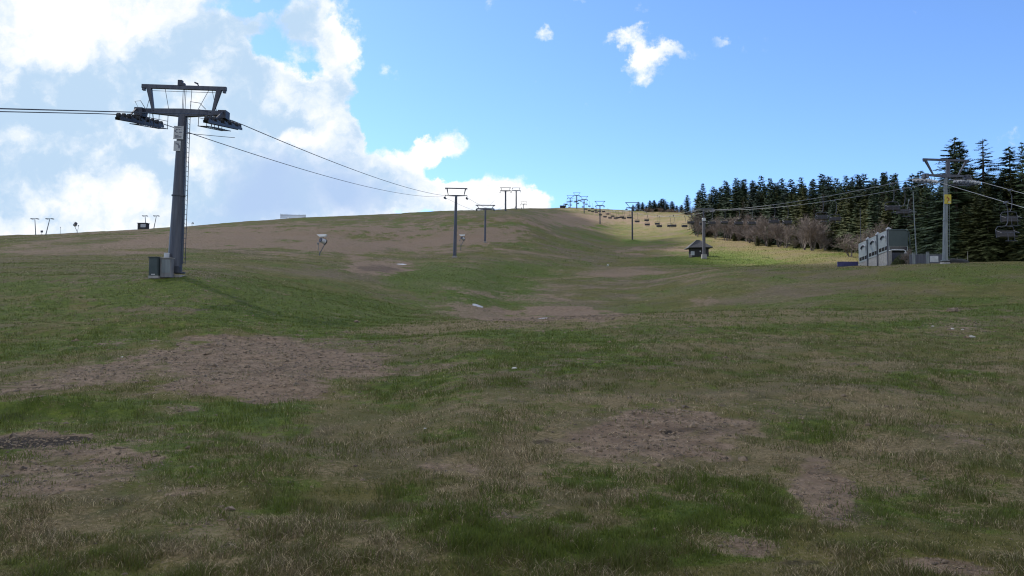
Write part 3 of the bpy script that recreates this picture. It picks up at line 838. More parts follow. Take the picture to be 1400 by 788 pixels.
# ------------------------------------------------------------------ chairs
def make_chair(pale):
    r = empty('lift_chair', (0, 0, 0), 'x', 'lift chair', 'empty chairs hanging on the chairlift')
    fm = M['steel'] if pale else M['steel_dark']
    g = MB(); g.box((0, 0, -.02), (.14, .5, .16)); g.build('grip', fm, r)
    a = MB(); a.tube([(0, 0, -.05), (.05, .05, -.25), (.22, .12, -.5), (.25, .15, -1.1), (.18, .15, -1.6), (.0, .15, -1.85)], .045, 6)
    a.build('hanger', fm, r)
    f = MB()
    f.tube([(-.85, .2, -2.75), (-.85, .3, -2.15), (-.7, .22, -1.9), (0, .15, -1.85), (.7, .22, -1.9), (.85, .3, -2.15), (.85, .2, -2.75)], .035, 6)
    f.tube([(-.85, .2, -2.75), (.85, .2, -2.75)], .03, 6)
    f.build('seat_frame', fm, r)
    s = MB(); s.box((0, -.02, -2.7), (1.62, .5, .1)); s.build('seat', M['seat'], r, bevel=.03)
    b = MB(); b.box((0, .27, -2.42), (1.62, .08, .46), Matrix.Rotation(math.radians(-10), 3, 'X')); b.build('backrest', M['seat'], r, bevel=.03)
    k = MB(); k.tube([(-.82, .28, -2.2), (-.82, -.5, -2.45), (-.3, -.55, -2.45), (-.3, -.6, -3.1)], .022, 5)
    k.tube([(.82, .28, -2.2), (.82, -.5, -2.45), (.3, -.55, -2.45), (.3, -.6, -3.1)], .022, 5); k.tube([(-.55, -.6, -3.1), (.55, -.6, -3.1)], .025, 5)
    k.tube([(-.3, -.55, -2.45), (.3, -.55, -2.45)], .022, 5)
    k.build('safety_bar', fm, r)
    r.scale = (1.08, 1.1, 1.28)
    return r


protos = {True: make_chair(True), False: make_chair(False)}
used = {True: False, False: False}


def span_name(y):
    for a, b, n in ((0, 92, 'downhill of the yellow-signed tower'), (92, 209, 'uphill of the yellow-signed tower'), (209, 333, 'uphill of the hut mast'),
                    (333, 455, 'beyond the first dark tower above the hut'), (455, 555, 'beyond the second dark tower above the hut'),
                    (555, 618, 'just below the tallest skyline tower'), (618, 900, 'beyond the tallest skyline tower')):
        if a <= y < b: return n


for side, y0 in ((-1, 76.5), (1, 83.5)):
    cnt = {}
    y = y0
    while y < 745:
        if min(abs(y - t[1]) for t in RL.t) > 3.2:
            pale = y < 130
            if used[pale]: o = copy_tree(protos[pale])
            else: o = protos[pale]; used[pale] = True
            x, z = RL.at(y, side)
            o.location = (x, y, z + .02); o.rotation_euler = (random.uniform(-.05, .05), 0, 0)
            sn = span_name(y); cnt[sn] = cnt.get(sn, 0) + 1
            if y < 92:
                o['label'] = 'large empty lift chair near the right edge, on the %s rope' % ('left' if side < 0 else 'right')
            else:
                o['label'] = '%s chair on the %s rope %s' % (ORD[cnt[sn] - 1], 'left' if side < 0 else 'right', sn)
        y += 22.8 if y < 300 else 21.0


# ------------------------------------------------------------------ the station shed (three stepped bays)
SX, SY = 58.1, 119.0
def st(px, py, Y): return wz(py, Y)
st_z = wz(363, 119)
shed = empty('station_shed', (SX, SY, st_z), 'stepped grey lift shed with arched bays and dark green end', 'building')
HT = wz(314.5, 119) - st_z              # top of the near bay
WB = wz(343, 119) - st_z                # wall foot (above the plinth) at the near end
L, W, DROP = 3.45, 3.0, .42
for k in range(3):
    y0, y1 = k * L + .02, (k + 1) * L - .02
    top, bot = HT - k * DROP + .05, WB - k * DROP
    w = MB()
    w.prism([(y0, bot), (y1, bot - .28), (y1, top - .34), (y0, top)], 0, W, 'x')
    w.build('bay', M['panel'], shed)
    # window strip, arch of bent tube, pier between bays, roof fitting
    nw_ = 3
    for j in range(nw_):
        q = MB(); a0 = y0 + .35 + j * .98
        zb = bot + .25 - (a0 - y0) * .08
        q.prism([(a0, zb), (a0 + .78, zb - .06), (a0 + .78, zb + .5), (a0, zb + .56)], -.03, .03, 'x'); q.build('window', M['window'], shed)
    q = MB(); ya, yb = y0 + .75, y0 + 2.35; za = bot + .9; zt = top - 1.15
    pts = [(-.12, ya, za)] + [(-.12, (ya + yb) / 2 - math.cos(t) * (yb - ya) / 2, zt + math.sin(t) * .45) for t in np.linspace(0, math.pi, 9)] + [(-.12, yb, za + .35)]
    q.tube(pts, .07, 7); q.build('arch', M['white_plate'], shed)
    q = MB(); q.tube([(-.08, b_ + .0, c_ - .17) for a_, b_, c_ in pts[3:-1]], .13, 7); q.build('arch_shade', M['steel_dark'], shed)  # dark tube stands in for the shadow under the arch top
    pp = [(y0 + .82, za + .1)] + [((ya + yb) / 2 - math.cos(t) * (yb - ya - .2) / 2, zt + math.sin(t) * .36) for t in np.linspace(.1, math.pi - .1, 9)] + [(yb - .08, za + .1)]
    q = MB(); q.prism(pp, -.012, .03, 'x'); q.build('arch_panel', M['panel'], shed)
    q = MB(); q.bar((-.1, y0 + .12, -.6), (-.1, y0 + .12, top + .05), .1, .16); q.build('pier', M['steel'], shed)
    q = MB(); q.box((.2, y0 + .3, top + .14), (.5, .7, .2)); q.tube([(.1, y0 + .6, top), (.1, y0 + .35, top + .45)], .04, 6); q.box((.15, y0 + .2, top + .34), (.2, .3, .12)); q.build('roof_fitting', M['white_plate'], shed)
q = MB(); q.prism([(-.05, WB - .02), (3 * L, WB - 3 * .35 - .1), (3 * L + 4, -.8), (3 * L + 4, -1.5), (-.05, -1.5)], .05, .45, 'x'); q.build('plinth_wall', M['concrete'], shed)
q = MB(); q.box((W / 2 + .03, -.03, (HT + WB) / 2 + .35), (W - .1, .08, HT - WB - .75)); q.build('end_wall', M['panel_dark'], shed)
q = MB(); q.box((W / 2, .06, WB + .35), (W - .3, .1, .6)); q.build('dark_slot', M['window'], shed)
q = MB(); q.tube([(.0, -.1, WB - .02), (.5, -.12, WB + .12), (W - .7, -.12, WB + .1), (W - .45, -.12, WB - .1), (W - .4, -.12, WB - .75)], .07, 7); q.box((W - .45, -.15, WB - .5), (.35, .3, .5)); q.build('front_rail', M['white_bright'], shed)
q = MB(); q.tube([(0, -.06, HT + .02), (W * .85, -.06, HT - .02), (W + .12, -.06, HT - .3), (W + .28, -.06, WB + 1.2), (W + .25, -.06, WB - .35)], .09, 7); q.build('end_frame', M['panel_dark'], shed)
q = MB(); q.prism([(0, WB - .3), (3 * L, WB - 1.5), (3 * L, -1.2), (0, -1.2)], .5, W - .2, 'x'); q.build('underframe', M['steel_dark'], shed)
bush_spot = (SX + 1.9, SY - 1.4)

# blue padded mat left of the shed, low wall with posts right of it
x, y = wx(1158, 128), 128
o = MB(); n = 9
for k in range(n):
    o.box((-1.7 + k * .38, 0, .35), (.36, .22, .85), Matrix.Rotation(random.uniform(-.05, .05), 3, 'Y'))
ob = empty('crash_mat', (x + .3, y, gz(x, y)), 'low row of blue padding beside the left end of the grey shed', 'crash mat')
o.build('padding', M['blue_mat'], ob); q = MB(); q.bar((-1.9, .15, .5), (1.6, .15, .5), .05, .06); q.build('rail', M['steel_dark'], ob)

x0, x1 = wx(1244, 112), wx(1288, 112)
rw = empty('retaining_wall', (x0, 112, gz((x0 + x1) / 2, 112) - .1), 'low blue-grey panelled wall between the shed and the yellow-signed tower', 'wall')
q = MB(); q.box(((x1 - x0) / 2, 0, .75), (x1 - x0, .25, 1.5)); q.build('wall_panel', M['steel'], rw)
q = MB(); q.bar((0, 0, 1.62), (x1 - x0, 0, 1.62), .1, .08)
for k in range(6): q.tube([((x1 - x0) * k / 5, -.02, 1.4), ((x1 - x0) * k / 5, -.02, 1.66)], .04, 5)
q.build('rail', M['galv'], rw)
q = MB(); q.box((3.45, -.14, .9), (1.2, .04, .9)); q.box((3.5, -.18, 1.0), (1.0, .03, .12)); q.box((3.5, -.18, .6), (1.0, .03, .12)); q.build('notice_board', M['white_plate'], rw)
for pxx in (1249.5, 1268.5):
    x = wx(pxx, 110)
    q = MB(); q.box((0, 0, .85), (.35, .2, 2.0)); q.box((0, 0, 1.9), (.4, .25, .08))
    o = q.build('gate_post', M['galv'], None, bevel=.02); o.location = (x, 110, gz(x, 110) - .15)
    tag(o, 'short grey post %s before the low blue-grey wall' % ('nearer the shed' if pxx < 1255 else 'nearer the tower'), 'post', 'posts before the low wall')

# two slim poles by the shed
x, y = wx(1251, 114), 114
pl = empty('light_pole', (wx(1254, y), y, gz(x, y) - .1), 'slim pale pole with a crossbar right of the grey shed', 'pole')
hp = wz(262, y) - pl.location.z
q = MB(); q.tube([(0, 0, 0), (-.25, 0, hp * .55), (-.38, 0, hp)], .1, 8, .05); q.build('pole', M['galv'], pl)
zc = wz(290, y) - pl.location.z
q = MB(); q.bar((-1.65, 0, zc), (.05, 0, zc + .02), .07, .09); q.tube([(-1.75, 0, zc - .18), (-1.5, 0, zc)], .09, 7); q.build('crossbar', M['galv'], pl)
q = MB(); q.tube([(-1.25, 0, zc), (-1.2, 0, zc + 1.0), (-1.05, 0, zc + 1.7)], .04, 6); q.box((-1.0, 0, zc + 1.75), (.15, .12, .25)); q.build('lamp_arm', M['galv'], pl)
x, y = wx(1177.5, 140), 140
q = MB(); q.tube([(0, 0, 0), (0, 0, wz(284, y) - gz(x, y))], .07, 8, .04)
pq = empty('flag_pole', (x, y, gz(x, y) - .1), 'thin bare grey pole rising behind the left end of the shed', 'pole')
q.build('pole', M['steel'], pq); q = MB(); q.box((0, 0, .15), (.4, .4, .4)); q.build('base', M['concrete'], pq)
# stakes and the dark pit at the right, drawn as a black mound
for pxx, pyt, lab in ((1323, 344, 'tall thin pale stake right of the dark pit'), (1308.5, 352, 'short pale stake behind the dark pit')):
    x = wx(pxx, 99); g_ = gz(x, 99)
    q = MB(); q.tube([(0, 0, -.2), (.03, 0, wz(pyt, 99) - g_)], .05, 6, .035); o = q.build('marker_stake', M['wood_pale']); o.location = (x, 99, g_)
    tag(o, lab, 'stake', 'stakes at the forest edge')
x, y = wx(1304, 96), 96
q = MB(); n = 26; ring = []
vs = [(0, 0, .42)]; fs = []
for a_, (rr, zz) in enumerate(((.45, .44), (.8, .34), (1.0, .1), (1.02, -.3))):
    for k in range(n):
        t = 2 * math.pi * k / n
        w_ = 1 + .08 * math.sin(5 * t + a_) + .05 * math.sin(9 * t)
        vs.append((math.cos(t) * rr * 1.85 * w_, math.sin(t) * rr * .9 * w_, zz * (1 + .25 * math.sin(3 * t + 1))))
for k in range(n): fs.append((0, 1 + k, 1 + (k + 1) % n))
for a_ in range(3):
    for k in range(n): fs.append((1 + a_ * n + k, 1 + (a_ + 1) * n + k, 1 + (a_ + 1) * n + (k + 1) % n, 1 + a_ * n + (k + 1) % n))
q.add(vs, fs); o = q.build('pit_mound', M['pit'], smooth=True); o.location = (x, y, gz(x, y))
tag(o, 'flat black mound standing for the dark pit right of the yellow-signed tower', 'heap')

# ------------------------------------------------------------------ the dark hut
x, y = wx(955.5, 215), 215
hz = wz(348.5, 215)
hut = empty('wooden_hut', (x, y, hz), 'small dark wooden hut with pyramid roof behind the lift mast', 'hut', rz=math.radians(0))
wl, wr, wt = wx(946, 215) - x, wx(969, 215) - x, wz(336.5, 215) - hz
q = MB(); q.box(((wl + wr) / 2, 1.8, wt / 2 - .3), (wr - wl, 3.8, wt + .8)); q.build('wall', M['timber'], hut)
ap = ((wx(956.5, 215) - x), wz(327.5, 215) - hz)
el, er, ezz = wx(940.5, 215) - x, wx(974, 215) - x, wz(339, 215) - hz
q = MB()
vs = [(el, -1.0, ezz - .1), (er, -1.0, ezz), (er, 4.6, ezz), (el, 4.6, ezz - .1), (ap[0] - .5, 1.5, ap[1]), (ap[0] + .6, 1.9, ap[1])]
vs += [(a, b, c + .16) for a, b, c in vs[:4]]
q.add(vs, [(3, 2, 1, 0), (0, 1, 7, 6), (1, 2, 8, 7), (2, 3, 9, 8), (3, 0, 6, 9), (6, 7, 5, 4), (7, 8, 5), (8, 9, 4, 5), (9, 6, 4)])
q.build('roof', M['roofing'], hut)
q = MB(); q.box((wl + .2, -.15, .4), (1.0, .12, 1.1)); q.build('side_panel', M['lattice'], hut)
q = MB(); q.box((wx(957.5, 215) - x, -.13, .95), (.35, .06, .35)); q.build('window', M['white_plate'], hut)

# hut on the skyline, hut on the left ridge, grandstand
x, y = wx(769.5, 640), 640
h = empty('summit_hut', (x, y, wz(286, y)), 'tiny dark box-shaped hut on the skyline left of the chairlift towers', 'hut')
q = MB(); q.box((0, 1, .8), (4.2, 3, 3.6)); q.build('wall', M['timber'], h)
q = MB(); q.box((0, 1, 2.75), (4.7, 3.6, .28)); q.build('roof', M['roofing'], h)
q = MB(); q.box((-.5, -.53, 1.2), (.9, .06, .8)); q.build('window', M['blue_mat'], h)
x, y = wx(193.5, 330), 330
zb = gz(x, y)
h = empty('ridge_hut', (x, y, wz(312, y) - .2), 'small pale hut on the left ridge beside two slanting poles', 'hut')
q = MB(); q.box((0, 1, .9), (3.8, 2.6, 2.6)); q.build('wall', M['timber'], h)
q = MB(); q.box((0, 1, 2.3), (4.3, 3.1, .22)); q.build('roof', M['roofing'], h)
q = MB(); q.box((.5, -.33, 1.2), (2.2, .06, 1.4)); q.build('window', M['lattice'], h)
x, y = wx(400, 400), 400
h = empty('grandstand', (x, y, wz(299, y)), 'long low pale lattice structure on the left ridge skyline', 'grandstand')
q = MB()
for k in range(27):
    xx = -6.6 + k * .5
    q.bar((xx, 0, -1), (xx, 0, 2.1 - .015 * k + random.uniform(0, .5)), .12, .12)
q.build('posts', M['lattice'], h)
q = MB()
for zz in (.4, .95, 1.5, 1.95): q.bar((-6.7, .1, zz), (6.6, .1, zz - .3), .1, .3)
q.build('boards', M['lattice'], h)
x, y = wx(393, 385), 385
q = MB(); q.box((0, 0, .3), (.9, .5, .9), taper=.7); o = q.build('marker_board', M['white_bright'], bevel=.05); o.location = (x, y, wz(299.5, y)); tag(o, 'tiny white board below the pale structure on the left ridge', 'marker')


# ------------------------------------------------------------------ drag-lift poles and small things on the left ridge
def t_pole(px0, py0, px1, py1, Y, bar, label, thick=.2):
    x, z = wx(px0, Y), wz(py0, Y)
    r = empty('drag_lift_pole', (x, Y, z), label, 'lift pole', 'slanting drag-lift poles on the left ridge')
    tx, tz = wx(px1, Y) - x, wz(py1, Y) - z
    q = MB(); q.tube([(0, 0, -.8), (tx, 0, tz)], thick, 7, thick * .6); q.build('mast', M['galv'], r)
    q = MB(); q.bar((tx - bar / 2, 0, tz + .1), (tx + bar / 2, 0, tz + .1), .16, .16); q.build('crossarm', M['steel'], r)
    for s in (-1, 1):
        q = MB(); q.box((tx + s * bar / 2, 0, tz), (.5, 1.3, .3)); q.build('sheave_box', M['steel_dark'], r)


t_pole(48, 321, 46, 299.5, 300, 2.2, 'leftmost of the slanting poles on the left ridge')
t_pole(61, 321, 66.5, 299.5, 300, 2.2, 'second pole from the left on the left ridge, leaning right')
t_pole(198.8, 311.5, 197, 295.5, 335, 1.6, 'upright slim pole rising behind the small ridge hut')
t_pole(209, 312, 212.5, 295.5, 335, 1.8, 'leaning slim pole just right of the small ridge hut')
x, y = wx(56, 300), 300
r = empty('marker_sign', (x, y, wz(322, y)), 'small dark board between the two leftmost slanting poles', 'sign')
q = MB(); q.tube([(0, 0, -.3), (0, 0, 1.2)], .06, 6); q.build('post', M['steel_dark'], r); q = MB(); q.box((0, 0, 1.5), (.9, .1, .8)); q.build('board', M['steel_dark'], r)
x, y = wx(81.5, 305), 305
q = MB(); q.tube([(0, 0, -.5), (0, 0, 2.6)], .06, 6, .05); q.box((0, 0, 2.6), (.25, .1, .25)); o = q.build('thin_post', M['steel']); o.location = (x, y, wz(320, y)); tag(o, 'thin short post on the left ridge skyline, right of the leaning poles', 'post')


# ------------------------------------------------------------------ snow guns
def snow_gun(px, py, Y, s, label, mirror=1, cover_=True):
    x = wx(px, Y); z = wz(py, Y)
    r = empty('snow_gun', (x, Y, z), label, 'snow gun', 'snow guns on the slope')
    r.scale = (s * mirror, s, s)
    q = MB(); q.tube([(0, 0, -1.0), (0, 0, .5)], .09, 8); q.tube([(0, 0, .45), (.9, .1, 2.2), (1.0, .1, 2.7)], .08, 8, .06); q.build('mast', M['steel'], r)
    q = MB(); q.tube([(0, 0, .5), (-.25, 0, 1.3), (-.3, 0, 2.1)], .05, 6); q.box((-.32, 0, 2.3), (.3, .25, .35)); q.build('hydrant', M['galv'], r, bevel=.02)
    q = MB(); q.tube([(.95, .35, 2.6), (.2, -.45, 2.95)], .48, 18, .42, cap=False); q.tube([(.9, .3, 2.62), (.3, -.35, 2.9)], .30, 12, .2); q.build('fan_barrel', M['white_plate'], r, smooth=True)
    q = MB()
    q.tube([(.98, .38, 2.58), (.86, .26, 2.64)], .53, 18); q.build('air_inlet', M['rubber'], r)
    q = MB(); q.tube([(.27, -.38, 2.92), (.2, -.46, 2.955)], .46, 18); q.build('nozzle_ring', M['steel_dark'], r)
    if cover_:
        q = MB(); q.prism([(-.55, 3.98), (1.3, 4.02), (1.1, 3.6), (.0, 3.55)], -.35, .55, 'y'); q.build('cover', M['white_bright'], r, bevel=.03)
    q = MB(); q.tube([(.6, .1, 3.2), (.6, .1, 3.62)], .05, 6); q.tube([(1.0, .1, 2.7), (1.15, .1, 3.7)], .04, 6); q.build('bracket', M['steel'], r)
    return r


snow_gun(437, 350, 152, 1.05, 'white-topped snow gun standing alone on the left slope')
snow_gun(630, 338.5, 198, .82, 'white-topped snow gun just right of the mid-slope tower')
snow_gun(104.5, 319, 300, 1.25, 'dark snow gun on its mast on the left ridge skyline', mirror=-1, cover_=False)
for pxx, lab in ((249, 'tiny snow gun half hidden behind the near tower mast'), (261.5, 'tiny snow gun on the skyline right of the near tower mast')):
    snow_gun(pxx, 310.5, 345, .62, lab, cover_=False)
snow_gun(704, 288.5, 430, .7, 'tiny snow gun at the foot of the paired skyline towers', cover_=False)
snow_gun(712.5, 288, 450, .5, 'tiny dark post-like snow gun before the last small tower', cover_=False)


# ------------------------------------------------------------------ stones and leftover snow
def stone(name, px, py, rx, ry, rz, label, mat='stone', cat='stone', sink=.3, group=None):
    X, Y, Z = ground_pt(px, py)
    n, mrow = 14, 7
    vs, fs = [], []
    sd = random.random() * 50
    for i in range(mrow + 1):
        ph = math.pi * i / mrow
        for j in range(n):
            t = 2 * math.pi * j / n
            w = 1 + .22 * math.sin(3 * t + sd) * math.sin(ph) + .12 * math.sin(5 * t + 2 * ph + sd)
            vs.append((rx * w * math.sin(ph) * math.cos(t), ry * w * math.sin(ph) * math.sin(t), rz * math.cos(ph) * (1 + .15 * math.sin(2 * t + sd))))
    for i in range(mrow):
        for j in range(n):
            fs.append((i * n + j, (i + 1) * n + j, (i + 1) * n + (j + 1) % n, i * n + (j + 1) % n))
    o = MB().add(vs, fs).build(name, M[mat], smooth=True)
    o.location = (X, Y, Z + rz * (1 - sink)); o.rotation_euler = (0, 0, random.uniform(0, 3) if cat == 'stone' else 0)
    tag(o, label, cat, group)
    return o


for px_, py_, s_, lab in ((1302, 451, .07, 'pale flat stone in the bare patch on the knoll crest'), (1328, 462, .085, 'whitest stone lying lowest in the bare patch on the knoll crest'),
                          (1275, 447, .05, 'small pale stone at the left of the crest patch'), (1316, 451.5, .045, 'small pale stone just right of the flat crest stone'),
                          (581, 587, .022, 'tiny white stone in the grass right of the worn patch'), (703, 505, .05, 'small pale stone on the grass below the knoll crest'),
                          (643, 495, .0, ''), (167, 489, .035, 'tiny white stone on the left of the worn patch')):
    if s_: stone('stone', px_, py_, s_ * 1.2, s_ * .7, s_ * .45, lab, group='pale stones lying in the grass')


def ground_patch(name, px, py, rx, ry, thick, label, mat, cat, seed):
    X, Y, Z = ground_pt(px, py)
    n, m_ = 40, 6
    vs, fs = [], []
    t = np.linspace(0, 2 * math.pi, n, endpoint=False)
    w_ = 1 + .45 * fbm(np.cos(t) * 1.5 + seed, np.sin(t) * 1.5, 3, seed)
    for k in range(m_ + 1):
        f = k / m_
        xx, yy = X + rx * f * w_ * np.cos(t), Y + ry * f * w_ * np.sin(t)
        zz = height(xx, yy, False) - Z + thick * (1 - f ** 3) * (1 + .3 * fbm(xx / .3, yy / .3, 2, seed)) - (.06 if k == m_ else 0)
        vs += list(zip(xx - X, yy - Y, zz))
    for k in range(m_):
        for j in range(n): fs.append((k * n + j, (k + 1) * n + j, (k + 1) * n + (j + 1) % n, k * n + (j + 1) % n))
    o = MB().add(vs, fs).build(name, M[mat], smooth=True); o.location = (X, Y, Z)
    return tag(o, label, cat)


ground_patch('snow_patch', 549, 361.5, 1.0, 1.4, .05, 'small white snow patch on the slope beside the dark hollow', 'snow', 'snow patch', 5)
ground_patch('snow_patch', 652, 418, .6, .9, .03, 'narrow grey-white snow patch in the gully below the slope', 'concrete_pale', 'snow patch', 8)
ground_patch('snow_patch', 739, 436.2, .5, .35, .03, 'thin white snow streak just behind the knoll crest', 'concrete_pale', 'snow patch', 9)
stone('stone', 831, 363.5, .28, .2, .18, 'lone white stone far up the middle slope', 'snow')


# ------------------------------------------------------------------ trees
def conifer_mesh(seed, h=16.0, whorls=44, nb=8, sub=6, R=.19, wid=.42, gaps=.0, mat='needle', power=.85):
    rg = np.random.default_rng(seed)
    V = []; T = []
    z0 = .05 * h
    side_bias = rg.uniform(0, 2 * math.pi); sb = rg.uniform(.0, .25)
    for k in range(whorls):
        f = k / (whorls - 1)
        z = z0 + (h * .985 - z0) * f ** .92
        Lb = R * h * (1 - z / h) ** power * (1 if rg.random() > .08 else .6) + .22
        if f < .12: Lb *= .75 + 2 * f
        n = max(5, int(nb * (1 - .3 * f)))
        off = rg.uniform(0, 6.28)
        for j in range(n):
            if rg.random() < gaps: continue
            a = off + 2 * math.pi * j / n + rg.normal(0, .22)
            L = Lb * rg.uniform(.62, 1.16) * (1 + sb * math.cos(a - side_bias))
            pitch = .35 * f - .18 - .35 * (1 - f) * .5 + rg.normal(0, .09)
            ca, sa = math.cos(a), math.sin(a)
            perp = np.array([-sa, ca, 0.0])
            bz = z + rg.normal(0, .12)
            def pt(t):
                return np.array([ca * L * t, sa * L * t, bz + L * (math.tan(pitch) * t - .22 * t * t * (1 - f) + .10 * t ** 3)])
            for i in range(sub):
                t0 = .12 + .88 * i / sub; t1 = min(1, t0 + .95 / sub)
                p0, p1 = pt(t0), pt(t1)
                w0 = wid * (1.1 - .6 * t0) * rg.uniform(.7, 1.3)
                b = len(V)
                V += [p0 + perp * w0 * .5, p0 - perp * w0 * .5, p1 + np.array([0, 0, -.05])]
                T.append((b, b + 1, b + 2))
                fl = L * .42 * (1 - t0 * .55) * rg.uniform(.6, 1.2)
                for s in (-1, 1):
                    d = np.array([ca, sa, 0]) * .62 + perp * s * .78
                    e = p0 + d * fl + np.array([0, 0, -fl * rg.uniform(.12, .5)])
                    dn = np.array([0, 0, -1.0]) * w0 * rg.uniform(.2, .9) + np.array([ca, sa, 0]) * w0 * .75
                    b = len(V)
                    V += [p0, p0 + dn, e]
                    T.append((b, b + 1, b + 2))
    # leader
    b = len(V)
    V += [np.array([-.06, 0, h * .96]), np.array([.06, 0, h * .96]), np.array([0, 0, h * 1.01])]; T.append((b, b + 1, b + 2))
    return np_mesh('crown', np.array(V), np.array(T), None, M[mat], link=False)


def trunk_mesh(h, r, mat='bark'):
    q = MB(); q.tube([(0, 0, -.6), (0, 0, h * .3), (.04, .03, h * .65), (0, 0, h * .97)], r, 7, r * .12)
    me = bpy.data.meshes.new('trunk'); me.from_pydata(q.v, [], q.f); me.materials.append(M[mat]); return me


CM = [conifer_mesh(1, mat='needle', power=.75), conifer_mesh(2, R=.18, mat='needle', power=.65), conifer_mesh(3, R=.23, whorls=40, mat='needle_blue', power=.8),
      conifer_mesh(4, R=.19, mat='needle_olive', gaps=.05, power=.6), conifer_mesh(5, R=.21, mat='needle_blue', gaps=.05, power=.6), conifer_mesh(6, R=.15, mat='needle_brown', gaps=.3, wid=.2),
      conifer_mesh(7, R=.20, mat='needle', gaps=.1, power=.65)]
BIG = [conifer_mesh(21, whorls=44, nb=9, sub=8, wid=.26, R=.22, mat='needle', gaps=.1), conifer_mesh(22, whorls=36, nb=8, sub=8, wid=.2, R=.24, mat='needle_blue', gaps=.2, power=.9),
       conifer_mesh(23, whorls=48, nb=10, sub=8, wid=.3, R=.22, mat='needle_olive', gaps=.05, power=.75), conifer_mesh(24, whorls=46, nb=10, sub=8, wid=.26, R=.20, mat='needle', gaps=.1, power=.7)]
TM = trunk_mesh(16, .2)


def tree(px, Y, top_py, me, label, group, wide=1.0, name='spruce', base=None):
    x = wx(px, Y); zb = gz(x, Y) if base is None else base
    hgt = max(wz(top_py, Y) - zb, 2.5)
    r = empty(name, (x, Y, zb - .1), label, 'tree', group, rz=random.uniform(0, 6.28))
    s = hgt / 16.0
    r.scale = (s * wide, s * wide, s)
    r.rotation_euler = (random.uniform(-.02, .02), random.uniform(-.02, .02), random.uniform(0, 6.28))
    for nm, m_ in (('trunk', TM), ('crown', me)):
        o = bpy.data.objects.new(nm, m_); C.objects.link(o); o.parent = r
    return r


# skyline of the forest as surveyed
SKY_PX = [950, 955, 963, 975, 992, 1007, 1020, 1032, 1044, 1057, 1070, 1084, 1098, 1110, 1127, 1143, 1160, 1175, 1182, 1195, 1212, 1224, 1236, 1248, 1262, 1280, 1300, 1340, 1400, 1460]
SKY_PY = [272, 262, 251, 254, 247, 243, 246, 244, 240, 243, 242, 243, 241, 243, 237, 242, 241, 237, 239, 243, 234, 237, 246, 240, 237, 236, 225, 215, 212, 205]
EDGE_PX = [945, 960, 1000, 1040, 1080, 1120, 1160, 1200, 1240, 1280, 1320, 1400, 1500]
EDGE_Y = [345, 330, 300, 265, 240, 215, 190, 170, 150, 135, 125, 118, 112]
FG = 'spruces of the dense forest right of the slope'
FL = 'dark spruce standing in the dense forest right of the ski slope'
cands = []
rw_ = random.Random(5)
for row, dy in enumerate((6, 14, 24, 36, 50)):
    px = 952.0 + row * 3
    while px < 1440:
        e = float(np.interp(px, EDGE_PX, EDGE_Y)) + dy + rw_.uniform(-3, 4) + (6 if px < 1200 else 0)
        cands.append((px, e, row)); px += rw_.uniform(7.5, 13.5) * (1.1 if px < 1200 else 1.5)
for px, Y, row in cands:
    sk = float(np.interp(px, SKY_PX, SKY_PY))
    top = sk + rw_.choice([0, 2, 4, 6, 9, 14, 22]) + (rw_.uniform(4, 34) if row < 2 else rw_.uniform(0, 10))
    if px > 1270: top = max(top, 232 + rw_.uniform(0, 30))
    me = CM[rw_.choice([0, 0, 1, 2, 4, 6, 3 if row < 2 else 0, 6, 5 if row > 1 else 3])]
    tree(px, Y, top, me, FL, FG, wide=rw_.uniform(1.15, 1.6))
for px in np.arange(985, 1265, 11.0):
    px = float(px + rw_.uniform(-4, 4)); e = float(np.interp(px, EDGE_PX, EDGE_Y))
    tree(px, e + rw_.uniform(0, 12) + (7 if px < 1150 else 0), float(np.interp(px, SKY_PX, SKY_PY)) + rw_.uniform(16, 44), [CM[3], BIG[2], CM[3], BIG[3], CM[5]][rw_.randrange(5)],
         'lower bushier olive-green spruce at the front of the dense forest', 'lower olive spruces before the forest', wide=rw_.uniform(1.3, 1.9))
# surveyed tops along the skyline
for i, (px, py) in enumerate(((963, 250.5), (955, 262), (976, 255), (992, 247), (1007, 243), (1018, 244), (1031, 246), (1042, 240), (1055, 243), (1069, 243), (1082, 245), (1098, 242), (1112, 244), (1127, 236.5), (1134, 241),
                              (1145, 243), (1160, 239.5), (1175, 238), (1182, 237), (1198, 243), (1212, 234), (1224, 236.5), (1250, 238), (1261, 233.5), (1240, 247))):
    Y = float(np.interp(px, EDGE_PX, EDGE_Y)) + rw_.uniform(12, 22)
    tree(px, Y, py, CM[[0, 1, 4, 6][i % 4]], FL, FG, wide=rw_.uniform(1.15, 1.5))
BG_ = None
tree(1310, 120, 188, BIG[0], 'tallest dark spruce, its crown behind the yellow-signed tower arms', BG_, wide=1.7)
tree(1317, 124, 192, BIG[3], 'dark spruce leaning on the right flank of the tallest one', BG_, wide=1.6)
tree(1350, 128, 189, BIG[1], 'tall open-branched fir with a pointed tip against the sky', BG_, wide=2.0)
tree(1385, 126, 199, BIG[3], 'dense dark spruce right of the open-branched fir', BG_, wide=1.7)
tree(1402, 121, 193, BIG[0], 'dark spruce cut off by the right picture edge', BG_, wide=1.0)
tree(1330, 120, 228, BIG[2], 'lower dark spruce between the two tallest tips', BG_, wide=1.0)
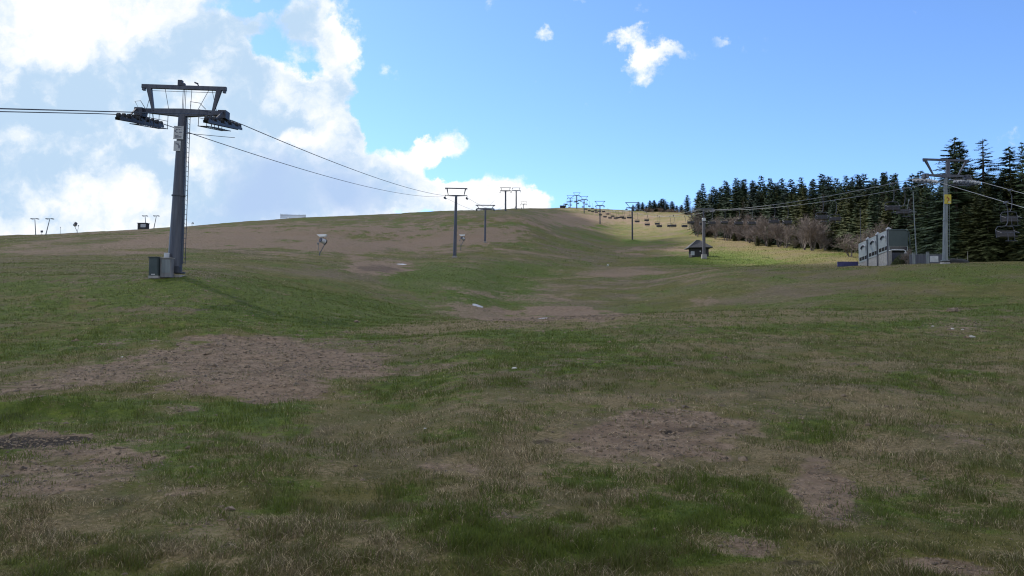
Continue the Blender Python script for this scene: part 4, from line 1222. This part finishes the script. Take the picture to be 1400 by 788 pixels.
for px, Y, py, k, w_ in ((1338, 112, 262, 2, 1.35), (1352, 110, 248, 2, 1.2), (1318, 113, 280, 2, 1.25), (1368, 112, 262, 3, 1.3), (1385, 109, 290, 2, 1.5), (1300, 114, 268, 3, 1.3), (1400, 108, 285, 3, 1.4),
                       (1420, 106, 240, 2, 1.2), (1440, 106, 225, 3, 1.2), (1282, 122, 262, 3, 1.25), (1270, 128, 250, 0, 1.2), (1255, 135, 262, 3, 1.2), (1215, 160, 268, 2, 1.2), (1152, 205, 268, 2, 1.3), (1140, 212, 275, 3, 1.2), (1232, 150, 272, 3, 1.3), (1165, 196, 262, 2, 1.3), (1195, 170, 262, 3, 1.2)):
    tree(px, Y, py, BIG[k], 'bushy low-branched spruce along the front edge of the forest', 'bushy spruces at the front edge of the forest', wide=w_)
# loose row on the hilltop
for px, py, w_ in ((866, 279.5, 1.0), (873.5, 276, 1.5), (879, 276.5, 1.6), (889, 274, 1.4), (895, 273.5, 1.6), (901, 277, 1.3), (906.5, 271.5, 1.7), (913, 279, 1.5), (920, 275, 1.6), (926, 281, 1.5), (932.5, 280, 1.4), (898, 279, 1.5), (884, 281, 1.4)):
    Y = 640 + rw_.uniform(-10, 25)
    tree(px, Y, py, CM[rw_.choice([0, 4, 2])], 'small dark spruce in the loose row along the grassy hilltop', 'small spruces along the hilltop', wide=w_ * 1.9, base=wz(291 if px < 905 else 295, Y))
tree(940, 560, 266.5, CM[1], 'lone taller spruce at the right end of the hilltop row', None, wide=2.0, base=wz(295, 560))
tree(947, 470, 281, CM[5], 'thin brownish tree in the gap between hilltop row and forest', None, wide=1.0, base=wz(299, 470))


def bare_mesh(seed, h=8.0, spread=.42):
    rg = random.Random(seed); tr, tw = MB(), MB()
    def grow(p, d, L, r, lv, mb):
        d = d.normalized(); q = p + d * L * .5 + Vector((rg.uniform(-.05, .05), rg.uniform(-.05, .05), 0)) * L; e = p + d * L
        mb.tube([p, q, e], r, 4 if r > .02 else 3, r * .55, cap=False)
        if lv == 0: return
        for k in range(4 if lv > 1 else 5):
            t = .4 + .6 * k / 4
            s = p + (e - p) * t
            nd = d + Vector((rg.gauss(0, spread), rg.gauss(0, spread), rg.gauss(.12, .25)))
            grow(s, nd, L * rg.uniform(.5, .72), max(r * .55, .014), lv - 1, tw)
    for k in range(4):
        a = rg.uniform(0, 6.28)
        grow(Vector((rg.uniform(-.4, .4), rg.uniform(-.4, .4), -.3)), Vector((math.cos(a) * rg.uniform(.05, .45), math.sin(a) * rg.uniform(.05, .45), 1)), h * rg.uniform(.36, .5), .09, 4, tr)
    out = []
    for nm, q, mt in (('trunk', tr, 'bark_pale'), ('crown', tw, 'twig')):
        me = bpy.data.meshes.new(nm); me.from_pydata(q.v, [], q.f); me.materials.append(M[mt]); out.append(me)
    return out


BM = [bare_mesh(s) for s in (3, 8, 15)]


def bare(px, Y, top_py, label, group, wide=1.0, base=None):
    x = wx(px, Y); zb = gz(x, Y) if base is None else base
    s = max(wz(top_py, Y) - zb, 1.5) / 7.6
    r = empty('bare_tree', (x, Y, zb), label, 'tree', group)
    r.scale = (s * wide, s * wide, s); r.rotation_euler = (0, 0, random.uniform(0, 6.28))
    t, c = BM[random.randrange(3)]
    for nm, m_ in (('trunk', t), ('crown', c)):
        o = bpy.data.objects.new(nm, m_); C.objects.link(o); o.parent = r


for px, Y, py in ((966, 322, 306), (1004, 291, 318), (1036, 262, 322), (1052, 252, 326), (1088, 230, 316), (1118, 212, 322), (1134, 204, 318)):
    tree(px, Y, py, CM[3], 'little dark conifer among the bare trees along the forest edge', 'little conifers among the bare trees', wide=2.2)
BL = 'bare grey-brown leafless tree along the edge of the forest above the grass'
px = 955.0
while px < 1140:
    e = float(np.interp(px, EDGE_PX, EDGE_Y))
    for dy in (-6, 1, 7):
        bare(px + rw_.uniform(-4, 4), e + dy + rw_.uniform(-2, 2), float(np.interp(px, [955, 990, 1020, 1060, 1100, 1140], [285, 290, 289, 292, 302, 300])) + rw_.choice([-3, 0, 4, 10, 18, 26]), BL, 'bare trees along the forest edge', wide=rw_.uniform(1.0, 1.5))
    px += rw_.uniform(9, 15)
for px, py, Y in ((1112, 290, 205), (1126, 288, 208), (1100, 293, 214)):
    bare(px, Y, py, BL, 'bare trees along the forest edge', wide=1.3)
for px, py in ((884, 283), (892, 284), (902, 283), (911, 285), (918, 284), (927, 286), (936, 285), (944, 289)):
    bare(px, 625, py, 'small brown leafless bush between the spruces of the hilltop row', 'brown bushes along the hilltop', wide=2.4, base=wz(291 if px < 905 else 295, 625))
bare(1165, 165, 312, 'round bare brown bush just left of the stepped shed', None, wide=1.7)
bare(1178, 160, 309, 'bare brown bush behind the left bay of the shed', None, wide=1.5)
bare(1196, 152, 300, 'tall bare brown bush behind the shed roof', None, wide=1.4)
bare(1240, 116, 338, 'low bare bush at the right foot of the shed', None, wide=1.2)
x = SX + 1.4
# low dark scrub in front of the shed end
def scrub(X, Y, r, hh, label):
    rg = np.random.default_rng(int(X * 7)); n = 2600
    a = rg.uniform(0, 6.28, n); rr = r * np.sqrt(rg.uniform(0, 1, n)); z = hh * (1 - (rr / r) ** 2) * rg.uniform(.1, 1, n) ** .5
    p = np.stack([np.cos(a) * rr * 1.3, np.sin(a) * rr * .6, z], -1)
    d1_ = rg.normal(0, .10, (n, 3)); d2_ = rg.normal(0, .06, (n, 3)); d1_[:, 2] = abs(d1_[:, 2])
    V = np.stack([p, p + d1_, p + d2_], 1).reshape(-1, 3)
    rt = empty('shrub', (X, Y, gz(X, Y)), label, 'shrub')
    np_mesh('foliage', V, np.arange(3 * n).reshape(-1, 3), None, M['needle_olive'], rt)
    q = MB()
    for k in range(7):
        t = k * .9; q.tube([(0, 0, -.1), (math.cos(t) * r * .6, math.sin(t) * r * .3, hh * .6)], .03, 5, .01)
    q.build('stem', M['bark'], rt)
scrub(SX + 1.6, SY - 1.6, 1.6, 1.9, 'dark olive shrub under the green end of the shed')
scrub(SX + 3.6, SY - 1.2, 1.3, 1.5, 'low olive shrub right of the green shed end')


# ------------------------------------------------------------------ unseen cloud sheet added overhead to shade the hill
def shade_cloud():
    H0 = 950.0
    n = 170
    gx = np.linspace(-900, 420, n); gy = np.linspace(-420, 1120, n)
    GX, GY = np.meshgrid(gx, gy)             # footprint of the shade on the ground
    zg = height(GX, np.maximum(GY, 3), False)
    nz = 26 * fbm(GX / 60, GY / 60, 3, 201)
    # gap cut for sunlit ground: the strip right of the chairlift line, from the lip up to the hilltop
    lim = np.interp(GY, [112, 140, 200, 260, 300, 335, 355, 400, 620, 760], [400, 52, 55, 66, 76, 82, 58, 50, 45, 40])
    limr = np.interp(GY, [112, 150, 190, 300, 330, 350, 380], [64, 80, 98, 98, 96, 150, 420])
    sunny = (GX + nz * .35 > lim) & (GY > 138) & (GX < limr)
    edge = np.hypot((GX + 240) / 640, (GY - 350) / 750) + nz / 160
    inside = (edge < 1) & ~sunny
    thick = np.where(inside, 1, 0) * (40 + 90 * np.clip(1 - edge, 0, 1)) * (1 + .5 * fbm(GX / 45, GY / 45, 3, 203))
    zt = H0 + thick * .8; zb = H0 - thick * .12
    lay = [np.stack([GX + SUN.x * (z_ - zg) / SUN.z, GY + SUN.y * (z_ - zg) / SUN.z, z_], -1).reshape(-1, 3) for z_ in (zt, zb)]
    vs = np.concatenate(lay)
    N = n * n; q = []
    c = inside[:-1, :-1] & inside[1:, :-1] & inside[:-1, 1:] & inside[1:, 1:]
    for i in range(n - 1):
        for j in range(n - 1):
            if not c[i, j]: continue
            a, b, d, e = i * n + j, i * n + j + 1, (i + 1) * n + j + 1, (i + 1) * n + j
            q.append((a, b, d, e)); q.append((a + N, e + N, d + N, b + N))
            if i == 0 or not c[i - 1, j]: q.append((a, a + N, b + N, b))
            if i == n - 2 or not c[i + 1, j]: q.append((e, d, d + N, e + N))
            if j == 0 or not c[i, j - 1]: q.append((a, e, e + N, a + N))
            if j == n - 2 or not c[i, j + 1]: q.append((b, b + N, d + N, d))
    m, nt, b = new_mat('shade_cloud_body')
    nt.nodes.remove(b)
    df = nt.nodes.new('ShaderNodeBsdfDiffuse'); df.inputs[0].default_value = (.9, .9, .92, 1)
    tl = nt.nodes.new('ShaderNodeBsdfTranslucent'); tl.inputs[0].default_value = (.9, .9, .92, 1)
    mx = nt.nodes.new('ShaderNodeMixShader'); mx.inputs[0].default_value = .5
    nt.links.new(df.outputs[0], mx.inputs[1]); nt.links.new(tl.outputs[0], mx.inputs[2])
    tp = nt.nodes.new('ShaderNodeBsdfTransparent'); m2 = nt.nodes.new('ShaderNodeMixShader'); m2.inputs[0].default_value = .42
    nt.links.new(mx.outputs[0], m2.inputs[1]); nt.links.new(tp.outputs[0], m2.inputs[2])
    nt.links.new(m2.outputs[0], nt.nodes['Material Output'].inputs['Surface'])
    o = np_mesh('shade_clouds', vs, None, np.array(q), m, smooth=True)
    tag(o, 'unseen grey-white cloud sheet added overhead to shade the hill', 'cloud', kind='stuff')


shade_cloud()

# ------------------------------------------------------------------ sky
SKY_S = .135
w = bpy.data.worlds.new('World'); bpy.context.scene.world = w; w.use_nodes = True
nt = w.node_tree
bg = nt.nodes['Background']; bg.inputs['Strength'].default_value = SKY_S
sky = nt.nodes.new('ShaderNodeTexSky'); sky.sky_type = 'NISHITA'; sky.sun_disc = False
sky.sun_elevation = SUN_EL; sky.sun_rotation = SUN_AZ; sky.altitude = 900; sky.air_density = 1.0; sky.dust_density = .6; sky.ozone_density = 1.6
tc = nt.nodes.new('ShaderNodeTexCoord'); D = tc.outputs['Generated']
sp = nt.nodes.new('ShaderNodeSeparateXYZ'); nt.links.new(D, sp.inputs[0])
yc = mathn(nt, 'MAXIMUM', sp.outputs[1], .12)
cu = nt.nodes.new('ShaderNodeCombineXYZ')
nt.links.new(mathn(nt, 'DIVIDE', sp.outputs[0], yc), cu.inputs[0]); nt.links.new(mathn(nt, 'DIVIDE', sp.outputs[2], yc), cu.inputs[1])
# warp the coordinates so cloud outlines billow
UV = cu.outputs[0]
wn = nt.nodes.new('ShaderNodeTexNoise'); wn.inputs['Scale'].default_value = 9; wn.inputs['Detail'].default_value = 8; wn.inputs['Roughness'].default_value = .62
nt.links.new(UV, wn.inputs['Vector'])
wv = nt.nodes.new('ShaderNodeVectorMath'); wv.operation = 'MULTIPLY_ADD'
nt.links.new(wn.outputs['Color'], wv.inputs[0]); wv.inputs[1].default_value = (.10, .10, 0)
sh = nt.nodes.new('ShaderNodeVectorMath'); sh.operation = 'SUBTRACT'; nt.links.new(UV, sh.inputs[0]); sh.inputs[1].default_value = (.05, .05, 0)
nt.links.new(sh.outputs[0], wv.inputs[2])
UW = wv.outputs[0]


def blobs(lst, vec):
    acc = None
    for px, py, rx, ry, a in lst:
        u, v = (px - 700) / F / (CP - (394 - py) / F * SP), tan_el(py)
        su, sv = F / rx, F / ry
        m_ = nt.nodes.new('ShaderNodeVectorMath'); m_.operation = 'MULTIPLY_ADD'
        nt.links.new(vec, m_.inputs[0]); m_.inputs[1].default_value = (su, sv, 0); m_.inputs[2].default_value = (-u * su, -v * sv, 0)
        l_ = nt.nodes.new('ShaderNodeVectorMath'); l_.operation = 'LENGTH'; nt.links.new(m_.outputs[0], l_.inputs[0])
        g = nt.nodes.new('ShaderNodeMapRange'); g.interpolation_type = 'SMOOTHERSTEP'; nt.links.new(l_.outputs['Value'], g.inputs[0])
        g.inputs[1].default_value = 1.5; g.inputs[2].default_value = .2; g.inputs[3].default_value = 0; g.inputs[4].default_value = a
        acc = g.outputs[0] if acc is None else mathn(nt, 'ADD', acc, g.outputs[0])
    return acc


DENS = [(-150, 120, 340, 330, 1.4), (120, 60, 260, 150, 1.2), (330, 150, 130, 130, 1.0), (260, 260, 260, 110, 1.0), (440, 60, 62, 80, 1.0), (425, 150, 62, 60, .9),
        (465, 195, 26, 34, .9), (400, 250, 110, 80, 1.0), (545, 215, 62, 26, .85), (600, 200, 36, 24, .75), (575, 185, 14, 14, .5), (530, 255, 46, 34, .7), (640, 262, 95, 40, 1.2), (560, 282, 80, 30, .9), (725, 278, 40, 22, .8),
        (890, 88, 42, 30, .72), (868, 44, 30, 18, .62), (934, 72, 24, 18, .66), (900, 66, 26, 20, .55), (832, 52, 14, 16, .5), (971, 55, 20, 10, .5), (744, 57, 20, 11, .45), (783, 98, 18, 13, .3), (738, 107, 12, 11, .38), (780, 2, 28, 12, .5), (375, -4, 40, 8, .5)]
HOLES = [(385, 72, 60, 32, 1.1), (425, 90, 26, 16, .7), (618, 236, 40, 16, .9), (340, 8, 60, 14, .4), (500, 150, 20, 40, .5)]
BRIGHT = [(60, 35, 170, 75, 1.1), (235, 0, 50, 40, .5), (465, 40, 45, 55, 1.0), (400, 110, 50, 50, .8), (450, 170, 32, 50, .8), (412, 180, 26, 14, .9), (330, 200, 60, 60, .45), (140, 265, 70, 60, .9), (220, 190, 60, 40, .5),
          (20, 260, 60, 50, .4), (60, 190, 80, 24, .5), (550, 208, 80, 30, 1.0), (600, 190, 50, 30, 1), (640, 250, 120, 45, 1.0), (640, 290, 130, 34, .5), (740, 275, 50, 25, .9), (895, 75, 60, 50, .7), (0, 310, 80, 20, .5), (200, 320, 90, 20, .5), (280, 100, 60, 40, .25), (740, 60, 240, 60, .8)]
LAV = [(420, 260, 100, 60, 1.0), (350, 230, 60, 60, .5), (500, 275, 50, 30, .6), (330, 290, 80, 30, .5)]
nb = noisen(nt, UV, 11, 9, .60)
nb2 = noisen(nt, UV, 4.0, 5, .55)
vo = nt.nodes.new('ShaderNodeTexVoronoi'); vo.feature = 'SMOOTH_F1'; vo.inputs['Scale'].default_value = 15; vo.inputs['Detail'].default_value = 3
vo.inputs['Roughness'].default_value = .55; vo.inputs['Smoothness'].default_value = .5; nt.links.new(UW, vo.inputs['Vector'])
puff = mathn(nt, 'SUBTRACT', .60, vo.outputs['Distance'])
nd = noisen(nt, D, 3.0, 7, .6)
dens = blobs(DENS, UW)
dens = mathn(nt, 'SUBTRACT', dens, blobs(HOLES, UW))
gen = rng(nt, nd, .36, .56, 0, 1.0)                                   # scattered clouds over the unseen sky, thickened to whiten the ambient light
front = rng(nt, sp.outputs[1], .25, .55)
side = mathn(nt, 'MULTIPLY', gen, mathn(nt, 'SUBTRACT', 1.0, front))
dens = mathn(nt, 'ADD', mathn(nt, 'MULTIPLY', dens, rng(nt, sp.outputs[1], .1, .3)), side)
dens = mathn(nt, 'MULTIPLY_ADD', mathn(nt, 'SUBTRACT', nb, .5), 1.5, dens)
dens = mathn(nt, 'MULTIPLY_ADD', puff, .55, dens)
dens = mathn(nt, 'MULTIPLY_ADD', mathn(nt, 'SUBTRACT', noisen(nt, UV, 26, 8, .7), .5), 1.1, dens)
alpha = rng(nt, dens, .12, .66)
rim = rng(nt, dens, 1.15, .4)
bright = mathn(nt, 'ADD', blobs(BRIGHT, UW), mathn(nt, 'MULTIPLY', side, .9))
bright = mathn(nt, 'MULTIPLY_ADD', mathn(nt, 'SUBTRACT', nb, .5), 2.6, bright)
bright = mathn(nt, 'MULTIPLY_ADD', mathn(nt, 'SUBTRACT', nb2, .5), 2.2, bright)
bright = mathn(nt, 'MULTIPLY_ADD', rim, .45, bright)
bright = mathn(nt, 'MULTIPLY_ADD', puff, .9, bright)
bright = mathn(nt, 'MULTIPLY_ADD', mathn(nt, 'SUBTRACT', noisen(nt, UW, 20, 7, .66), .5), 1.9, bright)
bt = rng(nt, bright, -.45, 1.15)
EXPO = .6
CS = 1 / SKY_S / 2 ** EXPO
ramp = nt.nodes.new('ShaderNodeValToRGB'); nt.links.new(bt, ramp.inputs[0])
els = ramp.color_ramp.elements
els[0].position = 0; els[0].color = (.47, .63, .81, 1); els[1].position = 1; els[1].color = (1.0, 1.0, 1.0, 1)
e = els.new(.35); e.color = (.70, .79, .89, 1); e = els.new(.7); e.color = (.86, .89, .95, 1)
cc = mixc(nt, ramp.outputs[0], (.42, .56, .80), mathn(nt, 'MULTIPLY', blobs(LAV, UW), .75, clamp=True))
cs = nt.nodes.new('ShaderNodeVectorMath'); cs.operation = 'SCALE'; nt.links.new(cc, cs.inputs[0])
CLOUD_GAIN = nt.nodes.new('ShaderNodeValue'); CLOUD_GAIN.outputs[0].default_value = CS * 1.15
nt.links.new(CLOUD_GAIN.outputs[0], cs.inputs['Scale'])
sk = nt.nodes.new('ShaderNodeVectorMath'); sk.operation = 'MULTIPLY'; nt.links.new(sky.outputs[0], sk.inputs[0]); sk.inputs[1].default_value = (.62, .80, 1.07)
fin = mixc(nt, sk.outputs[0], cs.outputs[0], alpha)
nt.links.new(fin, bg.inputs['Color'])
w.cycles.sampling_method = 'MANUAL'; w.cycles.sample_map_resolution = 512

sl = bpy.data.lights.new('sun', 'SUN'); sl.energy = 5.0; sl.angle = math.radians(.53); sl.color = (1, .94, .84)
so = bpy.data.objects.new('sun', sl); C.objects.link(so)
so.rotation_euler = (-SUN).to_track_quat('-Z', 'Y').to_euler(); so.location = (0, 0, 300)

cam = bpy.data.cameras.new('camera'); co = bpy.data.objects.new('camera', cam); C.objects.link(co)
co.location = (0, 0, EYE); co.rotation_euler = (math.pi / 2 + PITCH, 0, 0)
cam.sensor_width = 36; cam.lens = F / 1400 * 36; cam.clip_end = 20000; cam.clip_start = .05
sc = bpy.context.scene; sc.camera = co
sc.view_settings.view_transform = 'Standard'; sc.view_settings.look = 'None'; sc.view_settings.gamma = 1; sc.view_settings.exposure = EXPO
sc.view_settings.use_curve_mapping = False
sc.cycles.use_denoising = True
sc.cycles.filter_width = 1.15
sc.cycles.max_bounces = 5; sc.cycles.transparent_max_bounces = 6
